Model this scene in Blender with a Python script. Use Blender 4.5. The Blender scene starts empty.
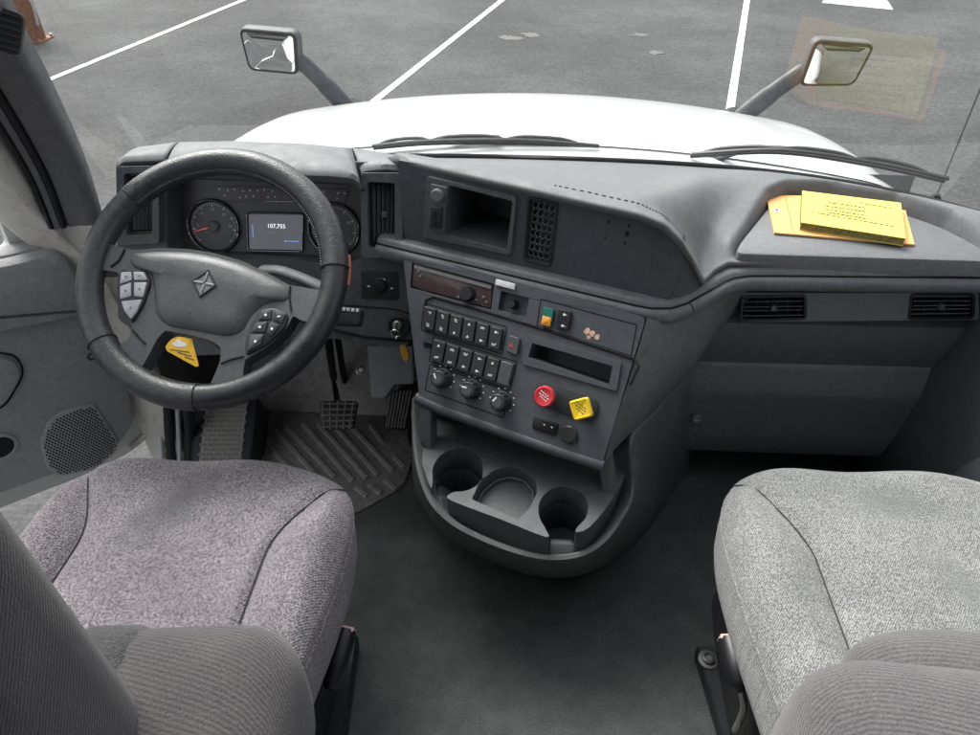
import bpy, bmesh, math, random
from mathutils import Vector, Matrix
random.seed(7)
R = math.radians
scene = bpy.context.scene
col = scene.collection

# ------------------------------------------------------------------ camera, sky, sun, exposure
# Truck frame in metres: X right, Y forward, Z up, cab floor at z = 0, parking lot at z = GROUND.
CAM = Vector((0.0, 0.0, 1.42)); PITCH = R(39); YAW = R(4); FPX = 726.0
GROUND = -1.28
cd = bpy.data.cameras.new('camera'); cam = bpy.data.objects.new('camera', cd); col.objects.link(cam)
cd.sensor_width = 36.0; cd.lens = 36.0 * FPX / 980.0; cd.clip_start = 0.02; cd.clip_end = 500
cam.location = CAM; cam.rotation_euler = (R(90) - PITCH, 0, YAW)
scene.camera = cam

SUN_EL, SUN_AZ = 52, -38          # azimuth clockwise from +Y: the light comes from ahead and a little left
w = bpy.data.worlds.new('World'); scene.world = w; w.use_nodes = True
nt = w.node_tree; bg = nt.nodes['Background']
sky = nt.nodes.new('ShaderNodeTexSky'); sky.sky_type = 'NISHITA'; sky.sun_disc = False
sky.sun_elevation = R(SUN_EL); sky.sun_rotation = R(SUN_AZ)
sky.air_density = 1.0; sky.dust_density = 6.0; sky.ozone_density = 0.6
hs = nt.nodes.new('ShaderNodeHueSaturation'); hs.inputs['Saturation'].default_value = 0.25
nt.links.new(sky.outputs[0], hs.inputs['Color']); nt.links.new(hs.outputs[0], bg.inputs[0])
bg.inputs[1].default_value = 0.15
sl = bpy.data.lights.new('sun', 'SUN'); sun = bpy.data.objects.new('sun', sl); col.objects.link(sun)
sl.energy = 1.4; sl.angle = R(35); sl.color = (1.0, 0.975, 0.94)
sun.rotation_euler = (R(90 - SUN_EL), 0, R(180 - SUN_AZ))
vs = scene.view_settings; vs.view_transform = 'Standard'; vs.look = 'None'; vs.exposure = 1.15; vs.gamma = 1.0
scene.render.engine = 'CYCLES'
scene.cycles.use_denoising = True
scene.cycles.max_bounces = 8; scene.cycles.transparent_max_bounces = 12
scene.cycles.sample_clamp_indirect = 6

# ------------------------------------------------------------------ geometry helpers
def ray(px, py):
    u = (px - 490) / FPX; v = (367.5 - py) / FPX
    d = (u, math.cos(PITCH) + v * math.sin(PITCH), -math.sin(PITCH) + v * math.cos(PITCH))
    c, s = math.cos(YAW), math.sin(YAW)
    return Vector((c * d[0] - s * d[1], s * d[0] + c * d[1], d[2]))
def atz(px, py, z): d = ray(px, py); return CAM + d * ((z - CAM.z) / d.z)
def aty(px, py, y): d = ray(px, py); return CAM + d * (y / d.y)
def atx(px, py, x): d = ray(px, py); return CAM + d * (x / d.x)

class Fr:
    """A flat working plane: origin, right, up and outward normal."""
    def __init__(s, o, ex, n):
        s.o = Vector(o); s.n = Vector(n).normalized(); s.ex = Vector(ex)
        s.ex = (s.ex - s.n * s.ex.dot(s.n)).normalized(); s.ey = s.n.cross(s.ex)
    def w(s, u, v, h=0.0): return s.o + s.ex * u + s.ey * v + s.n * h
    def uv(s, px, py):
        d = ray(px, py); t = (s.o - CAM).dot(s.n) / d.dot(s.n); p = CAM + d * t - s.o
        return (p.dot(s.ex), p.dot(s.ey))
    def pts(s, L): return [s.uv(*p) for p in L]
    def lift(s, h): return Fr(s.o + s.n * h, s.ex, s.n)

def roundpoly(P, r, seg=4):
    out = []; n = len(P)
    for i in range(n):
        a, b, c = Vector(P[i - 1][:2]), Vector(P[i][:2]), Vector(P[(i + 1) % n][:2])
        d1 = a - b; d2 = c - b
        rr = min(r, d1.length * .48, d2.length * .48)
        p1 = b + d1.normalized() * rr; p2 = b + d2.normalized() * rr
        for k in range(seg + 1):
            t = k / seg; q = p1 * (1 - t) ** 2 + b * 2 * t * (1 - t) + p2 * t * t
            out.append((q.x, q.y))
    return out
def rrect(cx, cy, wd, ht, r=.002, seg=3, rot=0):
    P = [(-wd / 2, -ht / 2), (wd / 2, -ht / 2), (wd / 2, ht / 2), (-wd / 2, ht / 2)]
    c, s = math.cos(rot), math.sin(rot)
    return [(cx + x * c - y * s, cy + x * s + y * c) for x, y in roundpoly(P, r, seg)]
def circ(cx, cy, rx, ry=None, seg=24):
    ry = ry or rx
    return [(cx + rx * math.cos(2 * math.pi * k / seg), cy + ry * math.sin(2 * math.pi * k / seg)) for k in range(seg)]
def ccw(P):
    a = sum(P[i - 1][0] * P[i][1] - P[i][0] * P[i - 1][1] for i in range(len(P)))
    return P if a > 0 else P[::-1]
def centroid(P): return (sum(p[0] for p in P) / len(P), sum(p[1] for p in P) / len(P))
def inset(P, d):
    """offset a ccw outline inward by d"""
    P = ccw(P); out = []; n = len(P)
    for i in range(n):
        a, b, c = Vector(P[i - 1]), Vector(P[i]), Vector(P[(i + 1) % n])
        e1 = (b - a); e2 = (c - b)
        n1 = Vector((-e1.y, e1.x)); n2 = Vector((-e2.y, e2.x))
        if n1.length: n1.normalize()
        if n2.length: n2.normalize()
        m = n1 + n2
        if m.length < 1e-6: m = n1
        m.normalize(); k = max(.45, m.dot(n2) if n2.length else 1)
        q = b + m * (d / k); out.append((q.x, q.y))
    return out

def ring(bm, fr, P, h): return [bm.verts.new(fr.w(u, v, h)) for u, v in P]
def bridge(bm, A, B):
    n = len(A)
    for i in range(n): bm.faces.new((A[i - 1], A[i], B[i], B[i - 1]))
def prism(bm, fr, P, h0, h1, bev=0.0, cap0=False):
    P = ccw(P)
    a = ring(bm, fr, P, h0)
    if bev:
        b = ring(bm, fr, P, h1 - bev); m = ring(bm, fr, inset(P, bev * .3), h1 - bev * .3); c = ring(bm, fr, inset(P, bev), h1)
        bridge(bm, a, b); bridge(bm, b, m); bridge(bm, m, c)
    else:
        c = ring(bm, fr, P, h1); bridge(bm, a, c)
    bm.faces.new(c)
    if cap0: bm.faces.new(a[::-1])
def plate(bm, fr, P, holes, h, skirt, hd=None):
    """flat face with holes; skirt = how deep the outer wall goes, hd = hole wall depths (bottom closed)"""
    P = ccw(P); E = []
    o = ring(bm, fr, P, h)
    for i in range(len(o)): E.append(bm.edges.new((o[i - 1], o[i])))
    hr = []
    for H in holes:
        H = ccw(H); r_ = ring(bm, fr, H, h); hr.append((H, r_))
        for i in range(len(r_)): E.append(bm.edges.new((r_[i - 1], r_[i])))
    res = bmesh.ops.triangle_fill(bm, use_beauty=True, use_dissolve=False, edges=E, normal=fr.n)
    for f in res['geom']:
        if isinstance(f, bmesh.types.BMFace) and f.normal.dot(fr.n) < 0: f.normal_flip()
    b = ring(bm, fr, P, h - skirt); bridge(bm, b, o)
    for k, (H, r_) in enumerate(hr):
        d = hd[k] if hd else skirt
        q = ring(bm, fr, H, h - d); bridge(bm, r_, q)
        if hd: bm.faces.new(q)
def lathe(bm, fr, cx, cy, prof, seg=24, sx=1.0):
    prev = None
    for r, h in prof:
        if r <= 1e-6:
            v = bm.verts.new(fr.w(cx, cy, h))
            if prev:
                for i in range(seg): bm.faces.new((prev[i - 1], prev[i], v))
            prev = None; continue
        cur = ring(bm, fr, circ(cx, cy, r * sx, r, seg), h)
        if prev: bridge(bm, prev, cur)
        prev = cur
def tube(bm, pts, r, seg=8, closed=False, cap=True, flat=1.0, up=None):
    pts = [Vector(p) for p in pts]; n = len(pts); rings = []
    ref = Vector(up) if up else Vector((0, 0, 1))
    for i, p in enumerate(pts):
        if closed: t = pts[(i + 1) % n] - pts[i - 1]
        else: t = pts[min(i + 1, n - 1)] - pts[max(i - 1, 0)]
        t.normalize()
        a = ref - t * ref.dot(t)
        if a.length < 1e-3: a = Vector((1, 0, 0)) - t * t.x
        a.normalize(); b = t.cross(a)
        rr = r[i] if isinstance(r, (list, tuple)) else r
        rings.append([bm.verts.new(p + a * rr * flat * math.cos(2 * math.pi * k / seg) + b * rr * math.sin(2 * math.pi * k / seg)) for k in range(seg)])
    for i in range(1, n): bridge(bm, rings[i - 1], rings[i])
    if closed: bridge(bm, rings[-1], rings[0])
    elif cap: bm.faces.new(rings[0][::-1]); bm.faces.new(rings[-1])
def sweep(bm, pts, prof, up=(0, 0, 1), cap=True, side=None):
    """profile (a, b): a along the horizontal side vector (right of travel), b along up"""
    pts = [Vector(p) for p in pts]; n = len(pts); rings = []; up = Vector(up)
    for i, p in enumerate(pts):
        t0 = (pts[i] - pts[i - 1]).normalized() if i else None
        t1 = (pts[i + 1] - pts[i]).normalized() if i < n - 1 else None
        t = ((t0 or t1) + (t1 or t0)).normalized()
        s_ = t.cross(up).normalized(); k = 1.0
        if t0 is not None and t1 is not None: k = 1 / max(.5, t.dot(t1))
        u2 = s_.cross(t).normalized()
        rings.append([bm.verts.new(p + s_ * a * k + u2 * b) for a, b in prof])
    for i in range(1, n): bridge(bm, rings[i - 1], rings[i])
    if cap: bm.faces.new(rings[0][::-1]); bm.faces.new(rings[-1])
def grid(bm, rows, flip=False):
    V = [[bm.verts.new(p) for p in r_] for r_ in rows]
    for i in range(len(V) - 1):
        for j in range(len(V[0]) - 1):
            q = (V[i][j], V[i][j + 1], V[i + 1][j + 1], V[i + 1][j])
            bm.faces.new(q[::-1] if flip else q)
    return V
def box(bm, c, sx, sy, sz, rot=None):
    M = Matrix.Translation(Vector(c)) @ (rot.to_4x4() if rot else Matrix.Identity(4)) @ Matrix.Diagonal((sx, sy, sz, 1))
    bmesh.ops.create_cube(bm, size=1, matrix=M)
def catmull(P, k=6, closed=False):
    P = [Vector(p) for p in P]; n = len(P); out = []
    for i in range(n if closed else n - 1):
        g = lambda j: P[j % n] if closed else P[max(0, min(n - 1, j))]
        a, b, c, d = g(i - 1), g(i), g(i + 1), g(i + 2)
        for s_ in range(k):
            t = s_ / k
            out.append(.5 * ((2 * b) + (c - a) * t + (2 * a - 5 * b + 4 * c - d) * t * t + (3 * b - a - 3 * c + d) * t ** 3))
    if not closed: out.append(P[-1])
    return out
def lerp(a, b, t): return a + (b - a) * t
def smooth(a, b, x):
    t = max(0.0, min(1.0, (x - a) / (b - a))); return t * t * (3 - 2 * t)

# ------------------------------------------------------------------ object helpers
def root_loc(o):
    v = Vector((0, 0, 0))
    while o: v += o.location; o = o.parent
    return v
def obj(name, bm, m, parent=None, angle=35, bevel=0.0, recalc=True, thick=0.0):
    if recalc: bmesh.ops.recalc_face_normals(bm, faces=bm.faces[:])
    me = bpy.data.meshes.new(name)
    off = root_loc(parent)
    if parent: bmesh.ops.translate(bm, verts=bm.verts[:], vec=-off)
    bm.to_mesh(me); bm.free()
    o = bpy.data.objects.new(name, me); col.objects.link(o); o.parent = parent
    for q in (m if isinstance(m, (list, tuple)) else [m]): me.materials.append(q)
    if angle:
        me.shade_smooth(); me.set_sharp_from_angle(angle=R(angle))
    if thick:
        md = o.modifiers.new('thickness', 'SOLIDIFY'); md.thickness = thick; md.offset = -1
    if bevel:
        md = o.modifiers.new('bevel', 'BEVEL'); md.width = bevel; md.segments = 2; md.limit_method = 'ANGLE'; md.angle_limit = R(40); md.harden_normals = True
    return o
def tag(o, label=None, cat=None, group=None, kind=None):
    if label: o['label'] = label
    if cat: o['category'] = cat
    if group: o['group'] = group
    if kind: o['kind'] = kind
    return o
def thing(name, label, cat, loc, group=None):
    o = bpy.data.objects.new(name, None); col.objects.link(o); o.location = loc; o.empty_display_size = .05
    return tag(o, label, cat, group)
def B(): return bmesh.new()

def text_bm(s, size, fr, cu, cv, h=.0004, align='CENTER', rot=0):
    """flat lettering laid on a plane"""
    c = bpy.data.curves.new('lettering', 'FONT'); c.body = s; c.size = size; c.align_x = align; c.align_y = 'CENTER'; c.resolution_u = 2
    o = bpy.data.objects.new('lettering', c); col.objects.link(o)
    dg = bpy.context.evaluated_depsgraph_get(); me = bpy.data.meshes.new_from_object(o.evaluated_get(dg))
    bm = B(); bm.from_mesh(me)
    ca, sa = math.cos(rot), math.sin(rot)
    for v in bm.verts: v.co = fr.w(cu + v.co.x * ca - v.co.y * sa, cv + v.co.x * sa + v.co.y * ca, h)
    bpy.data.objects.remove(o); bpy.data.curves.remove(c); bpy.data.meshes.remove(me)
    return bm
def merge(dst, src):
    me = bpy.data.meshes.new('tmp'); src.to_mesh(me); src.free(); dst.from_mesh(me); bpy.data.meshes.remove(me)

# ------------------------------------------------------------------ materials
def new_mat(name):
    m = bpy.data.materials.new(name); m.use_nodes = True
    return m, m.node_tree, m.node_tree.nodes['Principled BSDF']
def N(t, typ, **kw):
    n = t.nodes.new(typ)
    for k, v in kw.items():
        if k in n.inputs: n.inputs[k].default_value = v
        else: setattr(n, k, v)
    return n
def ramp(t, a, b, ca, cb):
    r_ = t.nodes.new('ShaderNodeValToRGB'); e = r_.color_ramp.elements
    e[0].position = a; e[1].position = b; e[0].color = (*ca, 1); e[1].color = (*cb, 1); return r_
def coords(t): return N(t, 'ShaderNodeTexCoord').outputs['Object']
def mixc(t, fac, a, b, mode='MIX'):
    m = t.nodes.new('ShaderNodeMix'); m.data_type = 'RGBA'; m.blend_type = mode
    for sock, v in ((m.inputs[0], fac), (m.inputs[6], a), (m.inputs[7], b)):
        if hasattr(v, 'links') or hasattr(v, 'is_linked'): t.links.new(v, sock)
        else: sock.default_value = v if isinstance(v, float) else (*v, 1)
    return m.outputs[2]
def noise(t, co, scale, detail=3, rough=.5):
    n = N(t, 'ShaderNodeTexNoise', Scale=scale, Detail=detail, Roughness=rough); t.links.new(co, n.inputs['Vector']); return n.outputs['Fac']
def bump(t, p, height, strength, dist):
    b = N(t, 'ShaderNodeBump', Strength=strength, Distance=dist); t.links.new(height, b.inputs['Height']); t.links.new(b.outputs[0], p.inputs['Normal'])

def plastic(name, c, rough=.55, var=.35, grain=420, gb=.25, dust=.0, spec=.4, scratches=0.0):
    m, t, p = new_mat(name); co = coords(t)
    p.inputs['Roughness'].default_value = rough; p.inputs['Specular IOR Level'].default_value = spec
    lo = tuple(x * (1 - var) for x in c); hi = tuple(x * (1 + var) for x in c)
    r1 = ramp(t, .3, .7, lo, hi); t.links.new(noise(t, co, 60, 5, .65), r1.inputs[0])
    g = ramp(t, .35, .65, (.86, .86, .86), (1.13, 1.13, 1.13)); t.links.new(noise(t, co, grain, 2), g.inputs[0])
    c1 = mixc(t, 1.0, r1.outputs[0], g.outputs[0], 'MULTIPLY')
    if dust:
        d = ramp(t, .48, .72, (0, 0, 0), (dust,) * 3); t.links.new(noise(t, co, 7, 6, .7), d.inputs[0])
        c1 = mixc(t, d.outputs[0], c1, (.23, .21, .19))
    if scratches:
        mp = N(t, 'ShaderNodeMapping'); mp.inputs['Rotation'].default_value = (.3, .5, .9); mp.inputs['Scale'].default_value = (14, 220, 60); t.links.new(co, mp.inputs[0])
        s_ = ramp(t, .70, .76, (0, 0, 0), (scratches,) * 3); t.links.new(noise(t, mp.outputs[0], 1, 3, .6), s_.inputs[0])
        c1 = mixc(t, s_.outputs[0], c1, (.3, .31, .31))
    t.links.new(c1, p.inputs['Base Color'])
    rr = ramp(t, .3, .7, (rough * .8,) * 3, (min(1, rough * 1.2),) * 3); t.links.new(noise(t, co, 25, 4), rr.inputs[0]); t.links.new(rr.outputs[0], p.inputs['Roughness'])
    bump(t, p, noise(t, co, grain, 2), gb, .0006)
    return m
def simple(name, c, rough=.5, metal=0.0, spec=.5, emit=0.0, var=.12, coat=0.0):
    m, t, p = new_mat(name); co = coords(t)
    r1 = ramp(t, .3, .7, tuple(x * (1 - var) for x in c), tuple(min(1, x * (1 + var)) for x in c)); t.links.new(noise(t, co, 130, 3), r1.inputs[0])
    t.links.new(r1.outputs[0], p.inputs['Base Color'])
    p.inputs['Roughness'].default_value = rough; p.inputs['Metallic'].default_value = metal; p.inputs['Specular IOR Level'].default_value = spec
    p.inputs['Coat Weight'].default_value = coat
    if emit: p.inputs['Emission Color'].default_value = (*c, 1); p.inputs['Emission Strength'].default_value = emit
    return m
def fabric(name, lo, hi, stain=None, rib=False, scale=330):
    m, t, p = new_mat(name); co = coords(t)
    p.inputs['Roughness'].default_value = .95; p.inputs['Specular IOR Level'].default_value = .1
    p.inputs['Sheen Weight'].default_value = .25; p.inputs['Sheen Roughness'].default_value = .5
    f = noise(t, co, scale, 3, .7)
    mp = N(t, 'ShaderNodeMapping'); mp.inputs['Rotation'].default_value = (0, 0, R(35)); t.links.new(co, mp.inputs[0])
    wv = N(t, 'ShaderNodeTexWave', Scale=78.0 if rib else 110.0, Distortion=.8 if rib else 5.0, Detail=2.0); wv.inputs['Detail Scale'].default_value = 3
    wv.bands_direction = 'Z' if rib else 'X'
    if rib: mp.inputs['Rotation'].default_value = (R(-45), R(8), 0)
    t.links.new(mp.outputs[0], wv.inputs['Vector'])
    ad = N(t, 'ShaderNodeMath', operation='MULTIPLY_ADD'); t.links.new(wv.outputs['Fac'], ad.inputs[0]); ad.inputs[1].default_value = .22 if not rib else .2; t.links.new(f, ad.inputs[2])
    r1 = ramp(t, .49 if not rib else .38, .76 if not rib else .85, lo, hi); t.links.new(ad.outputs[0], r1.inputs[0])
    big = ramp(t, .35, .7, (.82, .82, .84), (1.1, 1.09, 1.08)); t.links.new(noise(t, co, 9, 5, .6), big.inputs[0])
    c1 = mixc(t, 1.0, r1.outputs[0], big.outputs[0], 'MULTIPLY')
    for (sx, sy, rx, ry, rot, amt, scol) in (stain or []):
        m2 = N(t, 'ShaderNodeMapping'); m2.vector_type = 'TEXTURE'
        m2.inputs['Location'].default_value = (sx, sy, 0); m2.inputs['Rotation'].default_value = (0, 0, rot); m2.inputs['Scale'].default_value = (rx * 2, ry * 2, 10)
        t.links.new(co, m2.inputs[0])
        ln = N(t, 'ShaderNodeVectorMath', operation='LENGTH'); t.links.new(m2.outputs[0], ln.inputs[0])
        a2 = N(t, 'ShaderNodeMath', operation='MULTIPLY_ADD'); t.links.new(noise(t, co, 28, 5, .7), a2.inputs[0]); a2.inputs[1].default_value = .7; t.links.new(ln.outputs['Value'], a2.inputs[2])
        s_ = ramp(t, .45, .80, (amt,) * 3, (0, 0, 0)); t.links.new(a2.outputs[0], s_.inputs[0])
        c1 = mixc(t, s_.outputs[0], c1, scol)
    t.links.new(c1, p.inputs['Base Color'])
    # pulled creases across the cloth on top of the weave
    m3 = N(t, 'ShaderNodeMapping'); m3.inputs['Rotation'].default_value = (0, 0, R(-18)); m3.inputs['Scale'].default_value = (9, 60, 9); t.links.new(co, m3.inputs[0])
    cr = N(t, 'ShaderNodeMath', operation='MULTIPLY_ADD'); t.links.new(noise(t, m3.outputs[0], 1, 3, .55), cr.inputs[0]); cr.inputs[1].default_value = 0.0 if rib else 1.6; t.links.new(ad.outputs[0], cr.inputs[2])
    bump(t, p, cr.outputs[0], .6, .003)
    return m

M = {}
M['dash'] = plastic('dash_plastic', (.092, .100, .110), .55, .18, 380, .3, dust=.10)
M['top'] = plastic('dash_top_plastic', (.138, .145, .152), .62, .10, 380, .3, dust=.14)
M['panel'] = plastic('panel_plastic', (.070, .077, .090), .5, .15, 420, .25, dust=.06)
M['ledge'] = plastic('ledge_plastic', (.120, .130, .140), .45, .18, 420, .2, dust=.15)
M['side'] = plastic('scuffed_side_plastic', (.120, .131, .131), .52, .2, 420, .3, dust=.12, scratches=.5)
M['side3'] = plastic('passenger_face_plastic', (.135, .149, .153), .5, .12, 420, .25, dust=.05)
M['side2'] = plastic('lower_panel_plastic', (.175, .192, .195), .5, .12, 420, .25, dust=.05)
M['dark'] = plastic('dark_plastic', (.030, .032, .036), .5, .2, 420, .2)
M['black'] = simple('black_plastic', (.010, .010, .012), .4)
M['void'] = simple('deep_black_plastic', (.006, .006, .007), .8)
M['gap'] = simple('panel_gap', (.008, .008, .009), .9)
M['rubber'] = plastic('black_rubber', (.018, .018, .019), .75, .3, 300, .3)
M['console'] = plastic('console_plastic', (.085, .093, .095), .5, .16, 420, .25, dust=.08)
M['shell'] = plastic('console_shell_plastic', (.108, .118, .117), .55, .16, 420, .25, dust=.16)
M['white'] = simple('white_print', (.75, .76, .78), .5)
M['chrome'] = simple('chrome_trim', (.75, .76, .78), .18, 1.0)
M['grey'] = plastic('grey_plastic', (.16, .165, .17), .5, .15, 420, .2)
M['mirrorgrey'] = plastic('weathered_mirror_plastic', (.075, .080, .088), .5, .2, 300, .2)
M['lightgrey'] = simple('light_grey_plastic', (.5, .5, .5), .5)
M['red'] = simple('red_plastic', (.55, .035, .045), .35)
M['yellow'] = simple('yellow_plastic', (.82, .56, .02), .35)
M['orange'] = simple('orange_tag', (.95, .52, .05), .45)
M['tagyellow'] = simple('yellow_card', (.80, .48, .03), .5)
M['green'] = simple('green_lens', (.01, .16, .11), .25)
M['amber'] = simple('amber_lens', (.80, .33, .05), .3)
M['print'] = simple('dark_print', (.10, .08, .04), .7)
M['redprint'] = simple('red_print', (.55, .05, .06), .5)
M['blueprint'] = simple('blue_screen_mark', (.16, .25, .55), .3, emit=.5)
M['paper'] = simple('yellow_paper', (.66, .55, .12), .7, var=.08)
M['kraft'] = simple('orange_kraft_paper', (.78, .42, .16), .8, var=.08)
M['dgrey'] = plastic('door_trim_plastic', (.31, .312, .320), .6, .12, 380, .3, dust=.12)
M['pillar'] = plastic('pillar_plastic', (.125, .125, .130), .65, .12, 380, .3, dust=.1)
M['seal'] = simple('black_seal', (.013, .013, .015), .7)
M['truck'] = simple('white_truck_paint', (.56, .575, .57), .30, spec=.5, var=.02, coat=.6)
M['steel'] = simple('bare_steel', (.45, .44, .43), .4, .8)
M['dsteel'] = simple('dark_zinc_steel', (.16, .16, .16), .45, .6)
M['sticker'] = simple('peeling_label', (.60, .40, .30), .7, var=.3)
M['mirror'] = simple('mirror_glass', (.85, .87, .87), .02, 1.0, var=.0)
M['screen'] = simple('display_glass', (.11, .115, .13), .15, emit=.35, var=.05)
M['dial'] = simple('dial_face', (.15, .15, .16), .4)
M['rust'] = plastic('rusty_steel', (.24, .10, .055), .85, .5, 120, .6)
M['cubby'] = plastic('cubby_plastic', (.035, .038, .042), .5, .2, 380, .2)

def jamb_mat():
    m, t, p = new_mat('dirty_white_paint'); co = coords(t)
    r1 = ramp(t, .50, .74, (.60, .59, .55), (.30, .24, .16)); mp = N(t, 'ShaderNodeMapping'); mp.inputs['Scale'].default_value = (22, 22, 15); t.links.new(co, mp.inputs[0])
    t.links.new(noise(t, mp.outputs[0], 1, 8, .75), r1.inputs[0]); t.links.new(r1.outputs[0], p.inputs['Base Color']); p.inputs['Roughness'].default_value = .55
    return m
M['jamb'] = jamb_mat()
def leather(name, c, perf):
    m, t, p = new_mat(name); co = coords(t)
    r1 = ramp(t, .3, .7, tuple(x * .6 for x in c), tuple(x * 1.5 for x in c)); t.links.new(noise(t, co, 110, 5, .7), r1.inputs[0]); t.links.new(r1.outputs[0], p.inputs['Base Color'])
    rr = ramp(t, .3, .7, (.22,) * 3, (.42,) * 3); t.links.new(noise(t, co, 60, 4), rr.inputs[0]); t.links.new(rr.outputs[0], p.inputs['Roughness'])
    v = N(t, 'ShaderNodeTexVoronoi', Scale=420.0 if perf else 520.0); t.links.new(co, v.inputs['Vector'])
    bump(t, p, v.outputs['Distance'], .45 if perf else .25, .0010)
    return m
M['leather'] = leather('worn_perforated_leather', (.030, .032, .035), True)
M['leather2'] = leather('smooth_worn_leather', (.045, .047, .050), False)
M['hub'] = plastic('wheel_hub_plastic', (.066, .069, .074), .40, .12, 300, .55, dust=.18)
M['seat_d'] = fabric('mauve_grey_tweed', (.056, .051, .055), (.385, .353, .374), [(-.03, .20, .060, .13, R(-28), .8, (.088, .088, .092)), (.20, -.02, .05, .10, .1, .35, (.13, .122, .13))])
M['seat_p'] = fabric('grey_tweed', (.084, .087, .085), (.325, .332, .325), [(-.02, .25, .10, .05, .1, .6, (.11, .118, .114)), (.03, .10, .05, .11, .5, .5, (.12, .126, .122)), (.16, .20, .07, .05, .5, .4, (.12, .126, .122))])
M['rib_d'] = fabric('ribbed_shaded_upholstery', (.040, .038, .039), (.098, .094, .096), rib=True, scale=420)  # cloth colour darkened to stand in for shade on driver bolster and backrest
M['rib_p'] = fabric('ribbed_grey_upholstery', (.058, .055, .057), (.145, .138, .141), rib=True, scale=420)
M['plush'] = fabric('dark_plush_upholstery', (.024, .024, .025), (.085, .085, .088), scale=420)
M['thread'] = simple('seam_thread', (.035, .033, .035), .9)

def floor_mat():
    m, t, p = new_mat('rubber_floor_mat'); co = coords(t)
    r1 = ramp(t, .3, .75, (.060, .068, .067), (.115, .126, .122)); t.links.new(noise(t, co, 14, 8, .7), r1.inputs[0])
    g = ramp(t, .35, .65, (.8, .8, .8), (1.25, 1.25, 1.25)); t.links.new(noise(t, co, 300, 2), g.inputs[0])
    c1 = mixc(t, 1.0, r1.outputs[0], g.outputs[0], 'MULTIPLY')
    # dried mud trodden in round the driver's pedals
    m2 = N(t, 'ShaderNodeMapping'); m2.vector_type = 'TEXTURE'; m2.inputs['Location'].default_value = (-.55, 1.48, 0); m2.inputs['Scale'].default_value = (.84, .72, 6); t.links.new(co, m2.inputs[0])
    ln = N(t, 'ShaderNodeVectorMath', operation='LENGTH'); t.links.new(m2.outputs[0], ln.inputs[0])
    a2 = N(t, 'ShaderNodeMath', operation='MULTIPLY_ADD'); t.links.new(noise(t, co, 16, 7, .7), a2.inputs[0]); a2.inputs[1].default_value = .5; t.links.new(ln.outputs['Value'], a2.inputs[2])
    s_ = ramp(t, .42, .85, (.8,) * 3, (0, 0, 0)); t.links.new(a2.outputs[0], s_.inputs[0])
    c1 = mixc(t, s_.outputs[0], c1, (.135, .120, .105))
    t.links.new(c1, p.inputs['Base Color']); p.inputs['Roughness'].default_value = .75; p.inputs['Specular IOR Level'].default_value = .3
    bump(t, p, noise(t, co, 220, 3), .4, .0015)
    return m
M['floor'] = floor_mat()
M['mud'] = plastic('muddy_rubber', (.36, .35, .33), .8, .25, 200, .4, dust=.3)
def asphalt_mat():
    m, t, p = new_mat('worn_asphalt'); co = coords(t)
    r1 = ramp(t, .35, .65, (.060, .061, .062), (.093, .095, .096)); t.links.new(noise(t, co, .55, 8, .65), r1.inputs[0])
    g = ramp(t, .32, .68, (.50, .50, .50), (1.5, 1.5, 1.48)); t.links.new(noise(t, co, 30, 6, .8), g.inputs[0])
    c1 = mixc(t, 1.0, r1.outputs[0], g.outputs[0], 'MULTIPLY')
    # broad stained and patched areas, oil spots
    st = ramp(t, .36, .62, (.70, .70, .71), (1.12, 1.12, 1.12)); t.links.new(noise(t, co, .22, 6, .7), st.inputs[0])
    c1 = mixc(t, 1.0, c1, st.outputs[0], 'MULTIPLY')
    oi = ramp(t, .66, .74, (0, 0, 0), (.55,) * 3); t.links.new(noise(t, co, 1.1, 4, .6), oi.inputs[0])
    c1 = mixc(t, oi.outputs[0], c1, (.035, .035, .035))
    # dark paving joints and hairline cracks
    mp = N(t, 'ShaderNodeMapping'); mp.inputs['Rotation'].default_value = (0, 0, R(13)); mp.inputs['Scale'].default_value = (.06, .42, 1); t.links.new(co, mp.inputs[0])
    wr = noise(t, mp.outputs[0], 1.4, 6, .7)
    ab = N(t, 'ShaderNodeMath', operation='SUBTRACT'); t.links.new(wr, ab.inputs[0]); ab.inputs[1].default_value = .5
    a2 = N(t, 'ShaderNodeMath', operation='ABSOLUTE'); t.links.new(ab.outputs[0], a2.inputs[0])
    cr = ramp(t, .0, .010, (.40,) * 3, (0, 0, 0)); t.links.new(a2.outputs[0], cr.inputs[0])
    c1 = mixc(t, cr.outputs[0], c1, (.05, .05, .05))
    # pale scuffs and old paint
    sc = ramp(t, .63, .72, (0, 0, 0), (.5,) * 3); t.links.new(noise(t, co, 1.8, 8, .8), sc.inputs[0])
    c1 = mixc(t, sc.outputs[0], c1, (.30, .28, .25))
    t.links.new(c1, p.inputs['Base Color']); p.inputs['Roughness'].default_value = .9; p.inputs['Specular IOR Level'].default_value = .25
    bump(t, p, noise(t, co, 60, 4, .7), .6, .01)
    return m
M['asphalt'] = asphalt_mat()
def paint_mat():
    m, t, p = new_mat('worn_line_paint'); co = coords(t)
    r1 = ramp(t, .36, .47, (.22, .21, .20), (.78, .77, .74)); t.links.new(noise(t, co, 9, 8, .75), r1.inputs[0]); t.links.new(r1.outputs[0], p.inputs['Base Color']); p.inputs['Roughness'].default_value = .8
    return m
M['line'] = paint_mat()
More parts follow.
